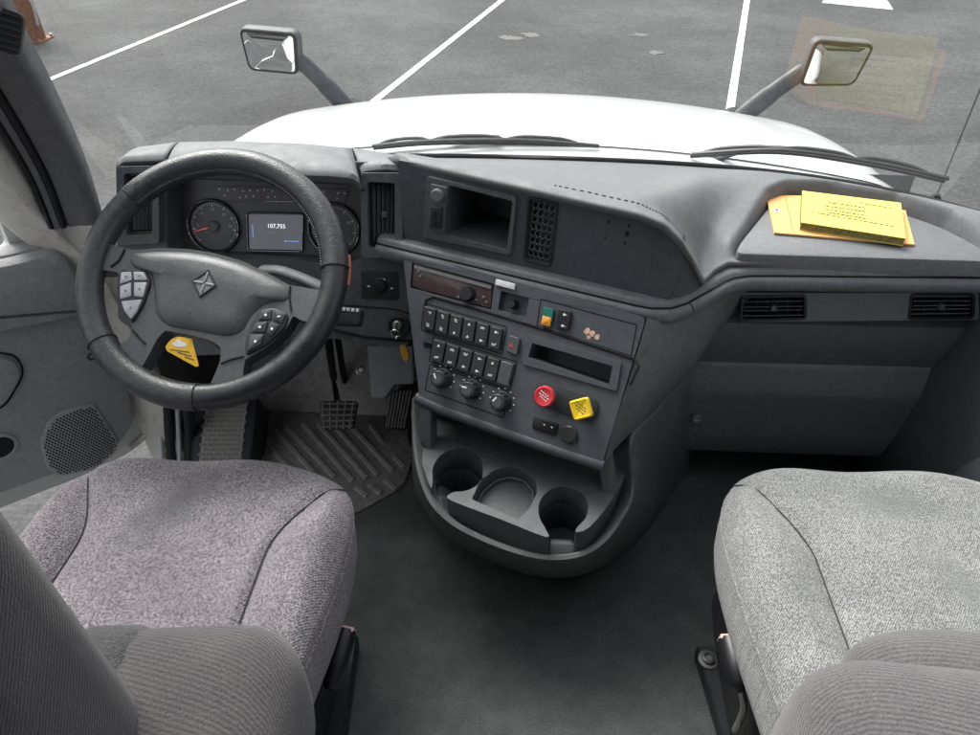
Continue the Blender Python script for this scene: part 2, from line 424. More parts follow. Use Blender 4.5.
def glass_mat():
    m = bpy.data.materials.new('windshield_glass'); m.use_nodes = True; t = m.node_tree
    t.nodes.remove(t.nodes['Principled BSDF']); out = t.nodes['Material Output']
    tr = N(t, 'ShaderNodeBsdfTransparent'); tr.inputs[0].default_value = (.95, .97, .96, 1)
    gl = N(t, 'ShaderNodeBsdfGlossy', Roughness=0.0); gl.inputs[0].default_value = (1, 1, 1, 1)
    fr = N(t, 'ShaderNodeFresnel', IOR=1.5)      # a thin pane: the same mirror strength from either side
    gm = N(t, 'ShaderNodeNewGeometry'); mr = N(t, 'ShaderNodeMapRange'); mr.inputs['To Min'].default_value = 1.5; mr.inputs['To Max'].default_value = 1 / 1.5
    t.links.new(gm.outputs['Backfacing'], mr.inputs['Value']); t.links.new(mr.outputs[0], fr.inputs['IOR'])
    k = N(t, 'ShaderNodeMath', operation='MULTIPLY'); t.links.new(fr.outputs[0], k.inputs[0]); k.inputs[1].default_value = .85
    mx = N(t, 'ShaderNodeMixShader'); t.links.new(k.outputs[0], mx.inputs[0]); t.links.new(tr.outputs[0], mx.inputs[1]); t.links.new(gl.outputs[0], mx.inputs[2])
    t.links.new(mx.outputs[0], out.inputs['Surface'])
    return m
M['glass'] = glass_mat()

# ================================================================== the setting: parking lot
bm = B(); grid(bm, [[(-90 + 180 * i / 8, -60 + 200 * j / 8, GROUND) for i in range(9)] for j in range(9)])
tag(obj('ground', bm, M['asphalt'], angle=0), 'worn grey asphalt of the parking lot', kind='structure')
def ground_strip(name, pts, label):
    bm = B(); P = ccw([(p.x, p.y) for p in pts]); fr = Fr((0, 0, GROUND), (1, 0, 0), (0, 0, 1)); prism(bm, fr, P, .002, .006)
    return tag(obj(name, bm, M['line'], angle=0), label, kind='structure')
L2a, L2b = atz(373, 103, GROUND), atz(503, 0, GROUND)
ldir = (L2b - L2a); ldir.z = 0; ldir.normalize(); lnor = Vector((ldir.y, -ldir.x, 0))
for px, label in (((149, 39), 'white painted bay line left of the mirror'), ((438, 51), 'white painted bay line in the middle, straight ahead of the dash'), ((738.5, 55), 'white painted bay line between the middle line and the right mirror')):
    c = atz(*px, GROUND); hw = .043
    ground_strip('parking_line', [c + ldir * a + lnor * b for a, b in ((-14, -hw), (30, -hw), (30, hw), (-14, hw))], label)
ground_strip('painted_marking', [atz(*p, GROUND) for p in ((822, 3), (893, 10), (888, 2), (870, -14), (835, -18))], 'faded white painted marking near the right edge of the lot')
# pale tyre-scuffed dabs of old paint
for i, (px, py, wd) in enumerate(((509, 38, .26), (531, 35, .22), (655, 53, .2), (640, 35, .16))):
    c = atz(px, py, GROUND)
    P = [c + Vector((math.cos(a) * wd * random.uniform(.35, 1), math.sin(a) * wd * .6 * random.uniform(.35, 1), 0)) for a in [k * math.pi / 13 for k in range(26)]]
    bm = B(); prism(bm, Fr((0, 0, GROUND), (1, 0, 0), (0, 0, 1)), [(p.x, p.y) for p in P], .001, .004)
    tag(obj('paint_smudge', bm, M.setdefault('smudge', simple('old_paint_smudge', (.125, .122, .118), .9, var=.35)), angle=0), 'pale smudge of old paint on the asphalt', kind='structure')

# rusty post in the far left corner
pb = atz(36, 40, GROUND)
post = thing('post', 'rusty brown steel post standing on the asphalt at the upper left', 'post', pb)
fr = Fr(pb, (1, 0, 0), (0, 0, 1))
bm = B(); prism(bm, fr, rrect(0, 0, .34, .34, .02), 0, .02, .004); obj('base_plate', bm, M['rust'], post)
bm = B(); lathe(bm, fr, 0, 0, [(.13, .015), (.13, 1.2), (.12, 1.26), (.06, 1.3), (0, 1.31)], 20); obj('column', bm, M['rust'], post, angle=50)
for a in range(4):
    bm = B(); lathe(bm, fr, .14 * (1 if a & 1 else -1), .14 * (1 if a & 2 else -1), [(.018, .015), (.018, .05), (0, .05)], 6); obj('bolt', bm, M['steel'], post)
bm = B(); tube(bm, catmull([pb + Vector(p) for p in ((.135, -.05, .2), (.2, -.1, .45), (.16, -.13, .75), (.14, -.12, 1.1))]), .018, 6); obj('strap', bm, M['lightgrey'], post)

def dash_front(x): return 1.575 - .09 * x * x - .24 * x ** 4      # where the dash top meets the glass
# ================================================================== truck exterior seen through the glass
def hood_z(x, y):
    zc = .742 - .185 * (y - 1.66) ** 2 - .02 * (y - 1.66)
    w_ = 1.0
    u = min(1.0, abs(x) / w_)
    return zc - .115 * u ** 2 - .40 * max(0, u - .80) ** 1.7 * 3.2
hood = thing('truck_hood', 'wide white truck hood curving away beyond the windshield', 'hood', (0, 2.4, .3))
bm = B(); rows = []
for j in range(41):
    y = 1.70 + 1.69 * j / 40; row = []
    w_ = .99
    for i in range(61):
        u = -1 + 2 * i / 60; row.append((u * w_, y, hood_z(u * w_, y)))
    rows.append([(-w_ - .03, y, -.4)] + row + [(w_ + .03, y, -.4)])
rows.append([(x, 3.45, z - .35) for x, y, z in rows[-1]])
grid(bm, rows); obj('shell', bm, M['truck'], hood, angle=60)
cowl = B(); rows = []
for k in range(9):
    t = k / 8; row = []
    for i in range(41):
        x = -.88 + 1.76 * i / 40; y = lerp(dash_front(x) + .002, 1.705, t); row.append((x, y, lerp(.700, hood_z(x, 1.705) - .004, smooth(0, .9, t))))
    rows.append(row)
grid(cowl, rows); obj('cowl_panel', cowl, M['truck'], hood, angle=60)

def mirror(px, py, s, label):
    c = aty(px, py, 2.6); base = Vector((s * .70, 2.6, hood_z(.70, 2.6) - .02))
    t_ = thing('hood_mirror', label, 'mirror', base, 'mirrors standing on the hood')
    n = Vector((-.14 if s < 0 else .0, -1, -.02))
    fr = Fr(c, (1, 0, 0), n)
    P = roundpoly([(-.095 * 1.06, -.068), (.095 * .94, -.072), (.105, .070), (-.108, .074)] if s < 0 else [(-.105, -.075), (.078, -.070), (.108, .066), (-.092, .078)], .028, 5)
    bm = B(); P = ccw(P); prof = [(.0, 0.0), (-.004, -.03), (.018, -.07), (.045, -.09)]
    prev = ring(bm, fr, inset(P, .012), -.006); r0 = ring(bm, fr, inset(P, .008), .004); bridge(bm, prev, r0)
    for d, h in prof:
        r1 = ring(bm, fr, inset(P, d), h); bridge(bm, r0, r1); r0 = r1
    bm.faces.new(r0[::-1]); obj('housing', bm, M['mirrorgrey'], t_, angle=50)
    bm = B(); prism(bm, fr, inset(P, .001), -.01, .007, .003); obj('bezel', bm, M['rubber'], t_)
    bm = B(); G = inset(P, .011); gc_ = Vector(centroid(G)); prev = ring(bm, fr, G, .004)      # a convex glass
    for k in range(10):
        q = 1 - k / 10; cur = [bm.verts.new(fr.w(*(gc_ + (Vector(p) - gc_) * q), .018 - ((Vector(p) - gc_).length * q) ** 2 / 1.1)) for p in G]; bridge(bm, prev, cur); prev = cur
    bm.faces.new(prev); obj('glass', bm, M['mirror'], t_, angle=40)
    e = fr.w(-s * .085, -.03, -.03); 
    bm = B(); tube(bm, catmull([base + Vector((0, 0, -.05)), base, lerp(base, e, .5) + Vector((s * .004, 0, .012)), e, e + fr.n * -.02 + Vector((s * .03, 0, .02))], 6), [.036] * 6 + [.034] * 6 + [.030] * 6 + [.026] * 6 + [.022], 12, flat=.75, up=(0, 1, 0))
    obj('arm', bm, M['mirrorgrey'], t_, angle=60)
    bm = B(); lathe(bm, Fr(base, (1, 0, 0), (s * .15, -.3, 1)), 0, 0, [(.06, -.01), (.06, .012), (.045, .022), (0, .022)], 20); obj('foot', bm, M['rubber'], t_)
mirror(272, 52, -1, 'grey hood mirror on an angled arm to the left of the hood')
mirror(836, 64, 1, 'grey hood mirror on an angled arm to the right of the hood')

def ws(x, z): return 1.685 - .22 * x * x - (z - .72) * .56
wsh = thing('windshield', 'clear curved windshield above the dashboard', 'windshield', (0, 1.6, .72))
bm = B(); grid(bm, [[(x * (1 - .10 * (z - .72)), ws(x, z), z) for x in [-.97 + 1.94 * i / 40 for i in range(41)]] for z in [.72 + 1.05 * j / 24 for j in range(25)]]); obj('glass', bm, M['glass'], wsh, angle=60)
bm = B(); tube(bm, [(x, dash_front(x) + .008, .752) for x in [-.86 + 1.74 * i / 40 for i in range(41)]], .0075, 6); obj('gasket', bm, M['seal'], wsh, angle=60)

def wiper(pts, armpts, label):
    P = [Vector(p) for p in pts]
    t_ = thing('windshield_wiper', label, 'wiper', P[0], 'wipers parked on the windshield')
    C_ = catmull(P, 6); bm = B(); tube(bm, [p + Vector((0, .012, -.010)) for p in C_], .0055, 6); obj('rubber_blade', bm, M['seal'], t_)
    bm = B(); tube(bm, C_, .005, 6); obj('blade_holder', bm, M['black'], t_)
    n = len(C_)
    for a, b in ((.08, .36), (.36, .64), (.64, .92)):
        i, j = int(a * (n - 1)), int(b * (n - 1)); bm = B()
        tube(bm, catmull([C_[i], lerp(C_[i], C_[j], .25) + Vector((0, .008, .007)), lerp(C_[i], C_[j], .75) + Vector((0, .008, .007)), C_[j]], 4), .0045, 6); obj('bow', bm, M['black'], t_)
    bm = B(); A = catmull(armpts, 6); tube(bm, A, [lerp(.012, .007, k / (len(A) - 1)) for k in range(len(A))], 8, flat=.6); obj('arm', bm, M['black'], t_)
    bm = B(); lathe(bm, Fr(A[0], (1, 0, 0), (0, .2, 1)), 0, 0, [(.022, -.03), (.022, .008), (.015, .016), (0, .016)], 14); obj('pivot_cap', bm, M['black'], t_)
def onws(px, py, off=.02):
    d = ray(px, py); lo, hi = .8, 3.0
    for _ in range(40):
        t = (lo + hi) / 2; p = CAM + d * t
        if p.y < ws(p.x, p.z) + off: lo = t
        else: hi = t
    return CAM + d * lo
wiper([onws(372, 146), onws(430, 141), onws(520, 140), onws(599, 146)], [onws(470, 157, .05), onws(440, 150, .05), onws(455, 137, .05), onws(500, 137, .035)], 'black wiper lying on the left half of the windshield')
wiper([onws(692, 154), onws(780, 150), onws(870, 162), onws(949, 179)], [onws(690, 170, .05), onws(715, 160, .05), onws(760, 148, .05), onws(815, 151, .035)], 'black wiper lying on the right half of the windshield')
a0 = Vector((.935, 1.72, .62)); 
ant = thing('antenna', 'thin black antenna rod beyond the right end of the windshield', 'antenna', atx(936, 196, 1.02))
p0, p1 = atx(936, 197, 1.02), atx(992, 60, 1.10)
bm = B(); tube(bm, [p0, lerp(p0, p1, .5), p1, p1 + (p1 - p0) * .6], .0022, 6); obj('rod', bm, M['black'], ant)
bm = B(); lathe(bm, Fr(p0, (1, 0, 0), (0, 0, 1)), 0, 0, [(.018, -.04), (.018, -.01), (.006, .01), (0, .01)], 12); obj('mount', bm, M['black'], ant)

# ================================================================== cab shell
bm = B(); rows = [[(x, y, 0) for x in (-.90, -.5, 0, .5, .93)] for y in (-.55, 0, .5, 1.0, 1.5)]
rows += [[(x, 1.62, .10) for x in (-.90, -.5, 0, .5, .93)], [(x, 1.74, .30) for x in (-.90, -.5, 0, .5, .93)], [(x, 1.76, .66) for x in (-.90, -.5, 0, .5, .93)]]
grid(bm, rows); tag(obj('cab_floor', bm, M['floor'], angle=30), 'black rubber covered cab floor with toe board', kind='structure')
bm = B(); box(bm, (0, -.58, .98), 1.96, .04, 1.96); tag(obj('wall_rear', bm, M['pillar']), 'grey rear wall of the cab', kind='structure')
bm = B(); rows = []
for k in range(13):
    y = -.60 + .88 * k / 12; rows.append([(x, y, 1.98 - .10 * abs(x) ** 3) for x in [-.98 + .14 * i for i in range(15)]])
grid(bm, rows); tag(obj('ceiling', bm, M['dgrey'], thick=.03), 'unseen grey cab headliner, cut short to let in light', kind='structure')  # unseen rear part of the roof, front edge set for the light inside

for s in (-1, 1):
    bm = B(); box(bm, (s * 1.0, -.28, .65), .05, .62, 2.6); tag(obj('wall_' + ('left' if s < 0 else 'right'), bm, M['truck'], bevel=.02), 'white outer side wall of the cab behind the door', kind='structure')
# driver side jamb and sill: painted steel and black seals round the open doorway
jm = thing('door_jamb', 'dirty white painted door jamb with black seals beside the dashboard', 'door jamb', (-.93, 1.30, 0))
bm = B(); sweep(bm, [(-.965, 1.36, -.15), (-.965, 1.36, .3), (-.985, 1.34, .60), (-1.01, 1.25, .80), (-1.01, 1.14, 1.05), (-.97, .93, 1.5), (-.93, .80, 1.85)], [(-.05, -.05), (.05, -.05), (.05, .05), (-.05, .05)], up=(1, 0, 0)); obj('jamb_post', bm, M['jamb'], jm, bevel=.008)
bm = B(); sweep(bm, [(-.93, 1.33, -.02), (-.93, .9, -.03), (-.93, .1, -.03)], [(-.05, -.06), (.05, -.06), (.05, .03), (.02, .045), (-.05, .03)]); obj('sill', bm, M['jamb'], jm, bevel=.006)
for pts, r_, mk, nm in (([(163, 470, .0), (161, 440, .06), (160, 405, .16), (158, 380, .26)], .008, 'truck', 'paint_strip'),
                        ([(172, 470, .02), (170, 440, .08), (168, 405, .18), (166, 380, .27)], .013, 'seal', 'seal'),
                        ([(180, 470, .02), (179, 440, .08), (178, 415, .17), (177, 395, .27)], .006, 'lightgrey', 'paint_strip'),
                        ([(189, 470, .02), (190, 440, .08), (189, 415, .17), (184, 392, .27)], .014, 'seal', 'seal')):
    bm = B(); tube(bm, catmull([atz(*p) for p in pts], 5), r_, 8); obj(nm, bm, M[mk], jm, angle=60)

bm = B(); grid(bm, [[(-.905, y, z) for y in (1.32, 1.5, 1.74)] for z in (-.02, .3, .62)]); obj('kick_panel', bm, M['pillar'], jm, angle=0)
# A-pillar trim
pil = thing('windshield_pillar', 'dark grey pillar trim left of the windshield with black seals and vent', 'pillar', atx(105, 200, -.87))
PB = [atx(100, 222, -.875), atx(83, 168, -.868), atx(54, 105, -.85), atx(25, 50, -.825), atx(-4, -8, -.80), atx(-55, -100, -.77)]
PB = catmull(PB, 5)
vdir = Vector((-.78, -.50, .0)).normalized()       # inner face of the pillar runs outward and back towards the doorway
def pillar_strip(name, prof, m, angle=60):
    bm = B(); rings = []
    for i, p in enumerate(PB):
        t_ = (PB[min(i + 1, len(PB) - 1)] - PB[max(i - 1, 0)]).normalized()
        a = (vdir - t_ * vdir.dot(t_)).normalized(); n = t_.cross(a).normalized()
        if n.y > 0: n = -n
        g = 1 + .25 * i / len(PB)
        rings.append([bm.verts.new(p + a * u * g * .72 + n * v) for u, v in prof])
    for i in range(1, len(rings)): bridge(bm, rings[i - 1], rings[i])
    bm.faces.new(rings[0][::-1]); bm.faces.new(rings[-1]); return obj(name, bm, m, pil, angle=angle)
pillar_strip('trim', [(-.012, -.05), (-.004, -.008), (.006, .004), (.02, .010), (.035, .008), (.05, .002), (.075, .001), (.082, -.006), (.082, -.05)], M['pillar'])
pillar_strip('seal', [(.083, -.04), (.083, .002), (.090, .006), (.097, .002), (.097, -.04)], M['seal'])
pillar_strip('edge_trim', [(.098, -.04), (.098, .003), (.112, .004), (.112, -.04)], M['pillar'])
pillar_strip('seal', [(.113, -.05), (.113, -.002), (.120, .001), (.127, -.004), (.127, -.05)], M['seal'])
pl0 = pil.location                    # the matching pillar on the passenger side
pil2 = thing('windshield_pillar', 'dark grey pillar trim at the right end of the windshield', 'pillar', (-pl0.x, pl0.y, pl0.z))
for o in list(pil.children):
    bm = B(); bm.from_mesh(o.data)
    for v in bm.verts: v.co = Vector((-(v.co.x + pl0.x), v.co.y + pl0.y, v.co.z + pl0.z))
    bmesh.ops.reverse_faces(bm, faces=bm.faces[:]); obj(o.name.split('.')[0], bm, o.data.materials[0], pil2, angle=60)
g0 = atx(8, 22, -.818)
frp = Fr(g0 + Vector((.012, -.018, .004)), Vector((-.55, -.30, .30)), Vector((.45, -.85, .28)))
bm = B(); prism(bm, frp, rrect(.0, .012, .04, .062, .012), -.02, .0, .003); vt = obj('pillar_vent', bm, M['seal'], pil)
for k in range(6):
    bm = B(); prism(bm, frp, rrect(0, -.012 + .0095 * k, .033, .003, .001, 1), 0, .003); obj('vent_slat', bm, M['dark'], vt)
bm = B(); lathe(bm, Fr(atx(101, 224, -.87), (1, 0, 0), (.3, -1, .3)), 0, 0, [(.014, -.02), (.014, .006), (.010, .012), (0, .012)], 4); obj('clip', bm, M['dark'], pil)

# open driver door
D = Fr((-1.00, 1.28, 0), (.71, .70, 0), (.70, -.71, 0))
door = thing('driver_door', 'open white truck door with grey inner trim panel on the left', 'door', D.w(-.3, 0, 0))
DO = D.lift(-.035)
bm = B(); outer = roundpoly(DO.pts([(58, 138), (75, 190), (97, 262), (125, 345), (150, 405), (152, 432), (132, 452), (78, 478), (-20, 516), (-130, 565), (-420, 560), (-420, 100), (20, 100)]), .03)
hole = roundpoly(DO.pts([(-5, 210), (14, 255), (-10, 262), (-150, 270), (-150, 120), (-40, 120)]), .02)
plate(bm, DO, outer, [hole], 0, .06); obj('door_frame', bm, M['truck'], door, bevel=.006)
bm = B(); tubep = [DO.w(*DO.uv(*p), .006) for p in ((62, 150), (80, 205), (101, 272), (128, 350), (146, 408), (147, 430), (130, 446))]
tube(bm, catmull(tubep, 5), .008, 8); obj('door_seal', bm, M['jamb'], door, angle=60)
bm = B(); prism(bm, DO, roundpoly(DO.pts([(0, 0), (25, 40), (57, 140), (20, 255), (-40, 270), (-150, 280), (-300, 100)]), .02), -.03, -.022); obj('window_glass', bm, M['glass'], door, angle=0)
trim = roundpoly(D.pts([(-420, 292), (-100, 265), (0, 253), (52, 241), (66, 243), (80, 262), (100, 312), (118, 365), (131, 400), (134, 420), (122, 440), (95, 458), (0, 492), (-120, 535), (-420, 540)]), .02)
bm = B(); prism(bm, D, trim, -.03, .012, .014); tp = obj('trim_panel', bm, M['dgrey'], door)
bm = B(); prism(bm, D, roundpoly(D.pts([(-420, 296), (-100, 268), (0, 257), (50, 245), (62, 250), (78, 282), (88, 308), (0, 326), (-120, 340), (-420, 350)]), .02), .0, .042, .022); obj('upper_pad', bm, M['dgrey'], door)
bm = B(); lathe(bm, D, *D.uv(90, 354), [(.010, .008), (.010, .014), (.006, .014), (.004, .010), (0, .010)], 12); obj('screw', bm, M['dark'], tp)
bm = B(); prism(bm, D, roundpoly(D.pts([(-80, 350), (0, 352), (14, 357), (19, 370), (10, 388), (-2, 402), (-80, 410)]), .015), .01, .030, .010); obj('pull_handle', bm, M['dgrey'], door)
bm = B(); tube(bm, catmull([D.w(*D.uv(*p), .0135) for p in ((-30, 348), (0, 350), (15, 355), (21, 370), (12, 389), (0, 404), (-30, 415))], 6), .0022, 6); obj('handle_joint', bm, M['gap'], tp)
bm = B(); cx, cy = D.uv(-2, 444); lathe(bm, D, cx, cy, [(.038, .010), (.036, .017), (.030, .018), (.029, .0128)], 24); cr_ = obj('cup_recess', bm, M['dgrey'], door)
bm = B(); lathe(bm, D, cx, cy, [(.0295, .0125), (.0295, .0135), (0, .0135)], 24); obj('recess_hole', bm, M['void'], cr_)
sp = roundpoly(D.pts([(38, 440), (46, 418), (60, 408), (92, 400), (104, 418), (117, 438), (113, 450), (92, 466), (56, 473), (44, 462)]), .012)
bm = B(); prism(bm, D, sp, .006, .018, .004); sg = obj('speaker_grille', bm, M['dgrey'], door)
bm = B(); us = [p[0] for p in sp]; vs_ = [p[1] for p in sp]
def inside(P, x, y):
    c = False
    for i in range(len(P)):
        (x1, y1), (x2, y2) = P[i - 1], P[i]
        if (y1 > y) != (y2 > y) and x < (x2 - x1) * (y - y1) / (y2 - y1) + x1: c = not c
    return c
spi = inset(sp, .007); k = 0; v = min(vs_)
while v < max(vs_):
    u = min(us) + (.0035 if k & 1 else 0)
    while u < max(us):
        if inside(spi, u, v): prism(bm, D, rrect(u, v, .0036, .0062, .001, 1, .35), .015, .0184)
        u += .0075
    v += .0068; k += 1
tag(obj('grille_holes', bm, M['gap'], sg, angle=0), kind='stuff')

# ================================================================== dashboard
dash = thing('dashboard', 'dark grey wraparound truck dashboard under the windshield', 'dashboard', (0, 1.35, .45))
# --- top pad: a height field between the rear edge and the glass
REAR = [(-.36, 1.43, .79), (-.30, 1.37, .835), (-.268, 1.318, .856), (-.242, 1.293, .86), (.172, 1.114, .86), (.212, 1.096, .853), (.245, 1.088, .825), (.27, 1.094, .788), (.29, 1.112, .752), (.306, 1.135, .722), (.335, 1.185, .716), (.365, 1.214, .716), (.96, 1.25, .716)]
def rear(x):
    for a, b in zip(REAR, REAR[1:]):
        if x <= b[0]: t = (x - a[0]) / (b[0] - a[0]); return lerp(a[1], b[1], t), lerp(a[2], b[2], t)
    return REAR[-1][1:]
TRAY = [(.358, 1.212), (.375, 1.255), (.478, 1.442), (.525, 1.480), (.62, 1.484), (.74, 1.438), (.815, 1.365), (.858, 1.285), (.868, 1.225)]
def tray_d(x, y):
    d = 9.0
    for (x1, y1), (x2, y2) in zip(TRAY, TRAY[1:]):
        e = Vector((x2 - x1, y2 - y1)); p = Vector((x - x1, y - y1)); t = max(0, min(1, p.dot(e) / e.dot(e))); d = min(d, (p - e * t).length)
    return d if inside(TRAY, x, y) else -d
def top_z(x, y, t, zr):
    hoodz = lerp(.866, .752, smooth(.02, 1.0, t) * .6 + t * .4)
    xe = lerp(.235, .46, t)
    base = lerp(.738, .764, smooth(.1, .8, t)) - .008 * smooth(.9, 1, t)
    z = lerp(hoodz, base, smooth(xe - .09, xe + .06, x))
    if x < -.242: z = lerp(z, lerp(zr, .752, t), smooth(.242, .31, -x))
    d = tray_d(x, y)
    if d > -.02: z = lerp(z, .702, smooth(-.004, .022, d))
    wb = lerp(.05, .30, smooth(.05, .20, x) * (1 - smooth(.34, .40, x))); return lerp(zr, z, smooth(0, wb, t)) if t < wb else z
bm = B(); rows = []; NX = 190
xs = [-.36 + 1.32 * i / NX for i in range(NX + 1)]
for x in xs:
    yr, zr = rear(x); yf = dash_front(x); r_ = []
    for dz, dy in ((-.020, .012), (-.011, .001), (-.005, -.001)): r_.append((x, yr + dy, zr + dz))
    for j in range(71):
        t = (j / 70) ** 1.15; y = lerp(yr, yf, t); r_.append((x, y, top_z(x, y, t, zr - (.002 if j == 0 else 0))))
    r_.append((x, yf + .01, .70)); rows.append(r_)
grid(bm, rows); obj('top_pad', bm, M['top'], dash, angle=60)
# tray mat that lies in the passenger recess
TF = Fr((0, 0, .702), (1, 0, 0), (0, 0, 1))
bm = B(); prism(bm, TF, roundpoly([(.374, 1.218), (.392, 1.262), (.486, 1.428), (.53, 1.462), (.615, 1.466), (.73, 1.422), (.80, 1.356), (.842, 1.28), (.850, 1.222)], .03, 5), -.004, .030, .006); obj('tray_pad', bm, M['top'], dash)
# stitched seam along the hood of the top pad, airbag wording rubbed away
bm = B()
sm = catmull([Vector((*p, 0)) for p in [(.03, 1.205), (.10, 1.178), (.17, 1.150), (.205, 1.135), (.226, 1.132)]], 12)
for i in range(0, len(sm) - 1, 2):
    q = []
    for p in (sm[i], sm[i + 1]):
        yr, zr = rear(p.x); yf = dash_front(p.x); t = (p.y - yr) / (yf - yr); q.append(Vector((p.x, p.y, top_z(p.x, p.y, max(t, .001), zr) + .0008)))
    tube(bm, q, .0011, 5)
obj('stitching', bm, M['thread'], dash)

# --- upper centre panel with storage cubby, grille and blank face
Bf = Fr((-.261, 1.282, .70), (.488, -.183, 0), Vector((-.351, -.936, .105)))
cub = roundpoly(Bf.pts([(452, 186), (513, 201), (507, 247), (449, 233)]), .006)
slot = roundpoly(Bf.pts([(530, 198), (557, 204), (549, 264), (525, 258)]), .007)
pan = Bf.pts([(398, 160), (520, 184), (640, 211), (664, 222), (681, 240), (684, 262), (668, 299), (404, 240)])
bm = B(); plate(bm, Bf, pan, [cub, slot], 0, .03, [.13, .03]); up = obj('upper_panel', bm, M['panel'], dash, angle=25)
bm = B(); fo = roundpoly(Bf.pts([(428, 175), (518, 196), (512, 254), (424, 236)]), .008); fi = roundpoly(Bf.pts([(450, 184), (514, 200), (508, 249), (447, 234)]), .006)
plate(bm, Bf, fo, [fi], .007, .0075); obj('cubby_frame', bm, M['dash'], up, bevel=.002)
bm = B(); prism(bm, Bf, roundpoly(Bf.pts([(433, 182), (450, 186), (447, 232), (430, 228)]), .005), .006, .011, .002); obj('socket_plate', bm, M['dash'], up)
bm = B(); lathe(bm, Bf, *Bf.uv(441, 193), [(.0125, .01), (.0125, .018), (.0105, .0195), (0, .0195)], 20); obj('socket_cap', bm, M['grey'], up)
bm = B(); prism(bm, Bf, roundpoly(Bf.pts([(435, 204), (446, 206), (444, 227), (433, 225)]), .003), .01, .015, .002); obj('usb_plate', bm, M['dark'], up)
for py in (212, 221):
    bm = B(); cx, cy = Bf.uv(439.5, py); prism(bm, Bf, rrect(cx, cy, .006, .010, .001), .014, .0158); obj('usb_port', bm, M['void'], up)
bm = B(); P = slot; plate(bm, Bf, ccw(roundpoly(Bf.pts([(528, 196), (559, 202), (551, 267), (523, 260)]), .008)), [P], .004, .005); obj('grille_frame', bm, M['dark'], up, bevel=.0015)
gu = [Bf.uv(*p) for p in ((532, 201), (555, 206), (547, 261), (527, 256))]
gc = lambda a, b: (lerp(lerp(gu[0][0], gu[1][0], a), lerp(gu[3][0], gu[2][0], a), b), lerp(lerp(gu[0][1], gu[1][1], a), lerp(gu[3][1], gu[2][1], a), b))
for k in range(9):
    pts = [gc(a / 8, k / 8) for a in range(9)]
    bm = B(); tube(bm, [Bf.w(u, v + .0022 * (-1) ** i, -.006) for i, (u, v) in enumerate(pts)], .0018, 5); obj('grille_bar', bm, M['dash'], up)
for k in range(5):
    pts = [gc(k / 4, b / 12) for b in range(13)]
    bm = B(); tube(bm, [Bf.w(u + .0015 * (-1) ** i, v, -.007) for i, (u, v) in enumerate(pts)], .0016, 5); obj('grille_bar', bm, M['dash'], up)
for px, py, wd, ht in ((609, 222, .003, .008), (605, 238, .004, .003), (629, 226, .004, .005), (627, 234, .006, .009), (625, 243, .004, .005)):
    cx, cy = Bf.uv(px, py); bm = B(); prism(bm, Bf, rrect(cx, cy, wd, ht, .001, 2), -.001, .0006); obj('scuff_mark', bm, M['gap'], up)
# rounded end of the upper panel turning to the passenger side
bm = B(); lowp = [(.205, 1.108, .69), (.235, 1.100, .69), (.262, 1.106, .69), (.285, 1.122, .69), (.303, 1.145, .69), (.33, 1.19, .69), (.362, 1.216, .69)]
hip = [(.205, 1.118, .845), (.238, 1.103, .815), (.262, 1.104, .785), (.284, 1.118, .748), (.300, 1.140, .720), (.33, 1.190, .712), (.362, 1.222, .712)]
grid(bm, [[lerp(Vector(a), Vector(b), t) for a, b in zip(hip, lowp)] for t in (0, .25, .5, .75, 1)]); obj('panel_end', bm, M['panel'], dash, angle=60)
# --- ledge: one rounded trim strip from the driver pod to the passenger door
path = [Vector((-.31, 1.300, .70)), Vector((-.1, 1.2215, .70)), Vector((.19, 1.1125, .70))] + [Vector(p) for p in ((.214, 1.106, .70), (.238, 1.108, .70), (.262, 1.122, .70), (.30, 1.158, .70), (.340, 1.198, .70), (.365, 1.216, .70), (.40, 1.228, .70), (.46, 1.232, .70), (.7, 1.244, .70), (.97, 1.258, .70))]
prof = [(-.02, .003), (.010, .0035), (.017, .002), (.021, -.002), (.023, -.008), (.030, -.011), (.034, -.015), (.035, -.024), (.033, -.034), (.026, -.040), (-.02, -.040)]
bm = B(); sweep(bm, path, prof); obj('ledge', bm, M['ledge'], dash, angle=50)
bm = B(); sweep(bm, path, [(.0225, -.010), (.0225, -.006), (.0255, -.006), (.0255, -.010)]); obj('ledge_groove', bm, M['gap'], dash)
bm = B(); p = Vector((.248, 1.112, .70)); tube(bm, [p + Vector(q) for q in ((.026, -.020, .0035), (.034, -.0265, -.002), (.0375, -.029, -.012))], .0012, 5); obj('ledge_joint', bm, M['gap'], dash)

# --- passenger side face, vents and lower panel
bm = B(); rows = []
prow = [(.672, 1.246), (.655, 1.246), (.648, 1.246), (.640, 1.275), (.562, 1.275), (.552, 1.249), (.52, 1.254), (.47, 1.268), (.42, 1.286), (.36, 1.31)]
for z, y in prow: rows.append([(x, y + .026 * (x - .4), z) for x in [.33 + .65 * i / 20 for i in range(21)]])
grid(bm, rows); obj('passenger_face', bm, M['side3'], dash, angle=40)
PV = Fr((.55, 1.243, .60), (1, .026, 0), (0, -1, .08))
vb = PV.pts([(742, 292), (978, 292), (978, 319), (742, 321)])
VQ = ([(743, 296), (804, 295), (804, 317), (741, 318)], [(911, 294), (972, 294), (971, 316), (909, 317)])
bm = B(); plate(bm, PV, ccw(roundpoly(vb, .006)), [roundpoly(PV.pts(q), .005) for q in VQ], .004, .012); obj('vent_band', bm, M['side3'], dash, bevel=.002)
